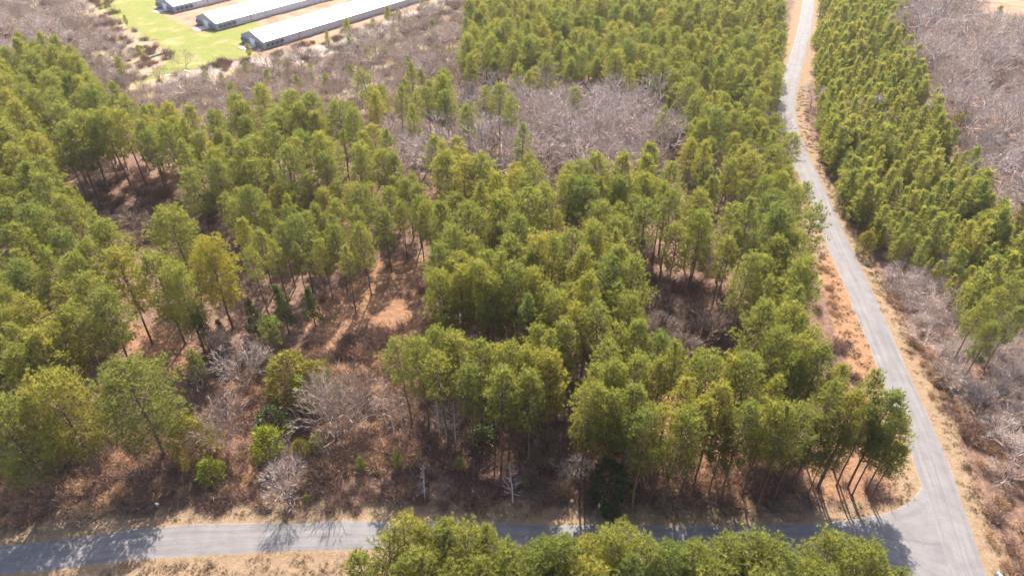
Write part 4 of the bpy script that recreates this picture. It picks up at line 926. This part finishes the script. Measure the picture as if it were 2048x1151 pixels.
def barn(corner_px, label):
    vx, vy = np.array([20.3, 25.4]) / math.hypot(20.3, 25.4)
    cx, cy_ = at(*corner_px); ux, uy = -vy, vx
    ox, oy = cx + ux * BW / 2, cy_ + uy * BW / 2
    e = empty("poultry_barn", (ox, oy, -.05), math.atan2(vy, vx) - math.pi / 2)
    h = BW / 2
    T = Tri(); prism(T, [(-h, 0), (h, 0), (h, BE), (0, BR), (-h, BE)], 0, .15); obj("gable_wall", T.mesh("gable_wall", M['gable']), e)
    T = Tri(); prism(T, [(-h, 0), (h, 0), (h, BE), (0, BR), (-h, BE)], BL - .15, BL); obj("gable_wall", T.mesh("gable_wall_back", M['gable']), e)
    sw = boxmesh("side_wall", (-.06, .153, 0), (.06, BL - .153, BE - .02), M['wall_metal'])
    for sx in (-1, 1):
        w = obj("side_wall", sw, e, (sx * (h - .06), 0, 0))
        if sx > 0:
            cp = boxmesh("curtain_panel", (0, -2.9, .75), (.045, 2.9, 2.35), M['curtain'])
            for k in range(20): obj("curtain_panel", cp, w, (.062, 14.5 + k * 6.1, 0))
            bs = boxmesh("footing", (0, 0, 0), (.10, BL - .5, .55), M['concrete']); obj("footing", bs, w, (.062, .25, 0))
            vb = boxmesh("vent_box", (0, -.7, .5), (.5, .7, 2.4), M['galv']); obj("vent_box", vb, w, (.062, 17.4, 0))
    ov, ey = .45, .35
    sl = (BR - BE) / h; thick = .12
    for sx in (-1, 1):
        T = Tri(); prism(T, [(0, BR + .02), (sx * (h + ov), BE - sl * ov + .02), (sx * (h + ov), BE - sl * ov + .02 + thick), (0, BR + .02 + thick)], -ey, BL + ey)
        r = obj("roof_slope", T.mesh("roof_slope", M['roof']), e)
        rb = Tri(); prism(rb, [(sx * .1, BR + .02 + thick - sl * .1), (sx * (h + ov - .02), BE - sl * ov + .04 + thick), (sx * (h + ov - .02), BE - sl * ov + .09 + thick), (sx * .1, BR + .07 + thick - sl * .1)], -.04, .04)
        rbm = rb.mesh("roof_rib", M['roof'])
        for k in range(46): obj("roof_rib", rbm, r, (0, .6 + k * 3.05, 0))
    cap = Tri(); prism(cap, [(-.3, BR + thick - .02), (.3, BR + thick - .02), (.05, BR + thick + .12), (-.05, BR + thick + .12)], -ey - .02, BL + ey + .02); obj("ridge_cap", cap.mesh("ridge_cap", M['roof']), e)
    d = obj("door", boxmesh("barn_door", (-1.9, -.09, .05), (1.5, -.003, 2.75), M['door_white']), e)
    obj("door_track", boxmesh("door_track", (-2.2, -.16, 2.76), (3.2, -.093, 2.9), M['galv']), d)
    for (x, z) in ((-6.3, 1.35), (-4.4, 1.35), (3.3, 1.35), (5.2, 1.35)):
        f = obj("fan", FANS[0], e, (x, -.03, z)); f.rotation_euler = (math.pi / 2, 0, 0)
        obj("fan_cone", FANS[1], f); obj("fan_blades", FANS[2], f)
    for y in (1.5, 3.7, 5.9, 8.1):
        f = obj("fan", FANS[0], e, (h + .1, y, 1.4)); f.rotation_euler = (math.pi / 2, 0, math.pi / 2)
        obj("fan_cone", FANS[1], f); obj("fan_blades", FANS[2], f)
    tag(e, label, "barn", "poultry barns")
    pad = Tri(); box(pad, (-2.6, -5.5, -.02), (2.3, -.2, .07)); p = obj("concrete_apron", pad.mesh("concrete_apron", M['concrete'])); p.location = (ox, oy, 0); p.rotation_euler = e.rotation_euler
    tag(p, kind="structure")
barn((530, 98.6), "long white-roofed poultry barn nearest the scrub, shown with its whole end wall")
barn((435, 61), "middle one of the three long white-roofed poultry barns")
barn((350, 26), "farthest white-roofed poultry barn, cut by the top of the picture")

# ------------------------------------------------------------------ small things
M['white'] = plain_mat("white_paint", (.78, .78, .76), .5, 0, .06, 6)
M['teal'] = plain_mat("weathered_teal_plastic", (.22, .36, .34), .55, 0, .12, 4)
M['blue_grey'] = plain_mat("blue_grey_metal", (.30, .36, .50), .4, .2, .1, 6)
M['timber'] = wood_mat("weathered_timber", [(.16, .12, .09)])
M['board'] = wood_mat("pale_board", [(.55, .48, .40)])
M['stone'] = plain_mat("white_stone", (.58, .56, .53), .9, 0, .25, 5)
M['cut'] = plain_mat("fresh_cut_wood", (.46, .30, .18), .8, 0, .2, 8)
def gl(px): x, y = at(*px); return (x, y, ground_z(x, y))
# mailbox at the lower right
e = empty("mailbox", gl((1992, 1156)), math.radians(200))
obj("post", boxmesh("post", (-.05, -.05, -.3), (.05, .05, 1.05), M['timber']), e)
T = Tri(); prof = [(-.17, 1.06), (.17, 1.06), (.17, 1.24)] + [(.17 * math.cos(a), 1.24 + .17 * math.sin(a)) for a in np.linspace(.3, math.pi - .3, 6)] + [(-.17, 1.24)]
prism(T, prof, -.34, .34); b = obj("box_body", T.mesh("box_body", M['white']), e)
obj("box_door", boxmesh("box_door", (-.16, -.365, 1.07), (.16, -.343, 1.38), M['blue_grey']), b)
obj("flag", boxmesh("flag", (.173, -.1, 1.2), (.19, -.02, 1.5), M['blue_grey']), e)
obj("paper_tube", boxmesh("paper_tube", (-.15, -.30, .82), (.15, .30, 1.04), M['blue_grey']), e)
tag(e, "white mailbox on a timber post beside the side road", "mailbox")
# plastic chair in the shade
e = empty("plastic_chair", gl((1189, 984)), math.radians(-25)); e.scale = (1.35, 1.35, 1.35)
obj("seat", boxmesh("seat", (-.27, -.27, .40), (.27, .27, .45), M['teal']), e)
T = Tri(); prism(T, [(-.26, .45), (.26, .45), (.24, .88), (-.24, .88)], .235, .275); obj("backrest", T.mesh("backrest", M['teal']), e)
lg = boxmesh("leg", (-.025, -.025, -.05), (.025, .025, .398), M['teal'])
for sx in (-1, 1):
    for sy in (-1, 1): obj("leg", lg, e, (sx * .23, sy * .23, 0))
    obj("armrest", boxmesh("armrest", (-.03, -.25, .62), (.03, .23, .655), M['teal']), e, (sx * .25, 0, 0))
tag(e, "faded teal plastic chair in the shade under the trees", "chair")
# white capped marker
e = empty("marker_post", gl((1198, 1014)))
T = Tri(); T.tube([(0, 0, -.3), (0, 0, .62)], [.11, .11], 10); obj("post", T.mesh("marker_stem", M['board']), e)
T = Tri(); T.tube([(0, 0, .6), (0, 0, .72), (0, 0, .88), (0, 0, .95)], [.12, .24, .24, .12], 12); obj("cap", T.mesh("marker_cap", M['white'], True), e)
tag(e, "white capped utility marker on the shaded verge", "marker post")
e = empty("survey_stake", gl((949, 1032)))
obj("stake", boxmesh("stake", (-.03, -.02, -.2), (.03, .02, .55), M['board']), e); obj("ribbon", boxmesh("ribbon", (-.09, -.045, .40), (.11, -.023, .54), M['white']), e)
tag(e, "tiny white ribboned stake at the edge of the front road", "stake")
T = Tri(); T.tube([(0, 0, -.3), (.1, .1, .5), (.22, .2, 1.25)], [.06, .06, .055], 8); o = obj("vent_pipe", T.mesh("vent_pipe", M['white']), None, gl((427, 1006)))
tag(o, "leaning white pipe sticking out of the dry stalks", "pipe")
def rock(seed, s):
    g = np.random.default_rng(seed); bm = bmesh.new(); bmesh.ops.create_icosphere(bm, subdivisions=1, radius=1)
    for v in bm.verts: v.co = Vector((v.co.x * s * g.uniform(.7, 1.2), v.co.y * s * g.uniform(.7, 1.2), v.co.z * s * .65 * g.uniform(.7, 1.15)))
    me = bpy.data.meshes.new("stone"); bm.to_mesh(me); bm.free(); me.materials.append(M['stone']); return me
RK = [rock(i, .32) for i in range(5)]; g = np.random.default_rng(5)
for i in range(18):
    px = (g.uniform(262, 308) if i < 12 else g.uniform(296, 320), g.uniform(1000, 1018) if i < 12 else g.uniform(1006, 1013)); p = gl(px)
    o = obj("stone", RK[i % 5], None, (p[0], p[1], p[2] + .1)); o.rotation_euler = (0, 0, g.uniform(0, 6)); q = g.uniform(.6, 1.3); o.scale = (q, q, q)
    tag(o, "pale stone in the heap at the drain beside the verge", "stone", "pale stones at the drain")
e = empty("tree_stump", gl((1143, 1004)))
T = Tri(); T.tube([(0, 0, -.2), (0, 0, .1), (.02, 0, .55)], [.5, .38, .33], 10); obj("trunk", T.mesh("stump_trunk", M['bark']), e)
T = Tri(); T.tube([(.02, 0, .552), (.02, 0, .575)], [.31, .30], 12); obj("cut_face", T.mesh("cut_face", M['cut']), e)
tag(e, "cut tree stump with pale top in the shaded brush", "stump")
a = np.array(at(298, 116)); b = np.array(at(341, 103)); T = Tri()
T.tube([(0, 0, .35), tuple((b - a) * .5) + (.42,), tuple(b - a) + (.5,)], [.42, .36, .28], 8); T.tube([tuple((b - a) * .6) + (.5,), tuple((b - a) * .66) + (1.2,)], [.1, .04], 5)
o = obj("fallen_log", T.mesh("fallen_log", M['timber']), None, (a[0], a[1], ground_z(*a))); tag(o, "long dark fallen log at the edge of the lawn", "log")
for px, rz, L_, lab in (((375, 143), -.55, 3.4, "pale board lying below the rounded lawn tree"), ((338, 150), .4, 2.6, "pale board lying in grass left of the rounded tree")):
    o = obj("wooden_board", boxmesh("wooden_board", (-L_ / 2, -.35, 0), (L_ / 2, .35, .12), M['board']), None, tuple(np.array(gl(px)) + (0, 0, .05))); o.rotation_euler = (0, 0, rz); tag(o, lab, "board")


# ------------------------------------------------------------------ haze
m, nt, out = mat_new("thin_haze"); v = N(nt, "ShaderNodeVolumePrincipled")
v.inputs["Color"].default_value = (.97, .95, .97, 1); v.inputs["Density"].default_value = .00008; v.inputs["Anisotropy"].default_value = .3
nt.links.new(v.outputs[0], out.inputs["Volume"])
tag(obj("haze", boxmesh("haze", (-5000, -3000, -3), (5000, 6000, 95), m)), "thin pale haze over the whole forest", "haze", None, "stuff")
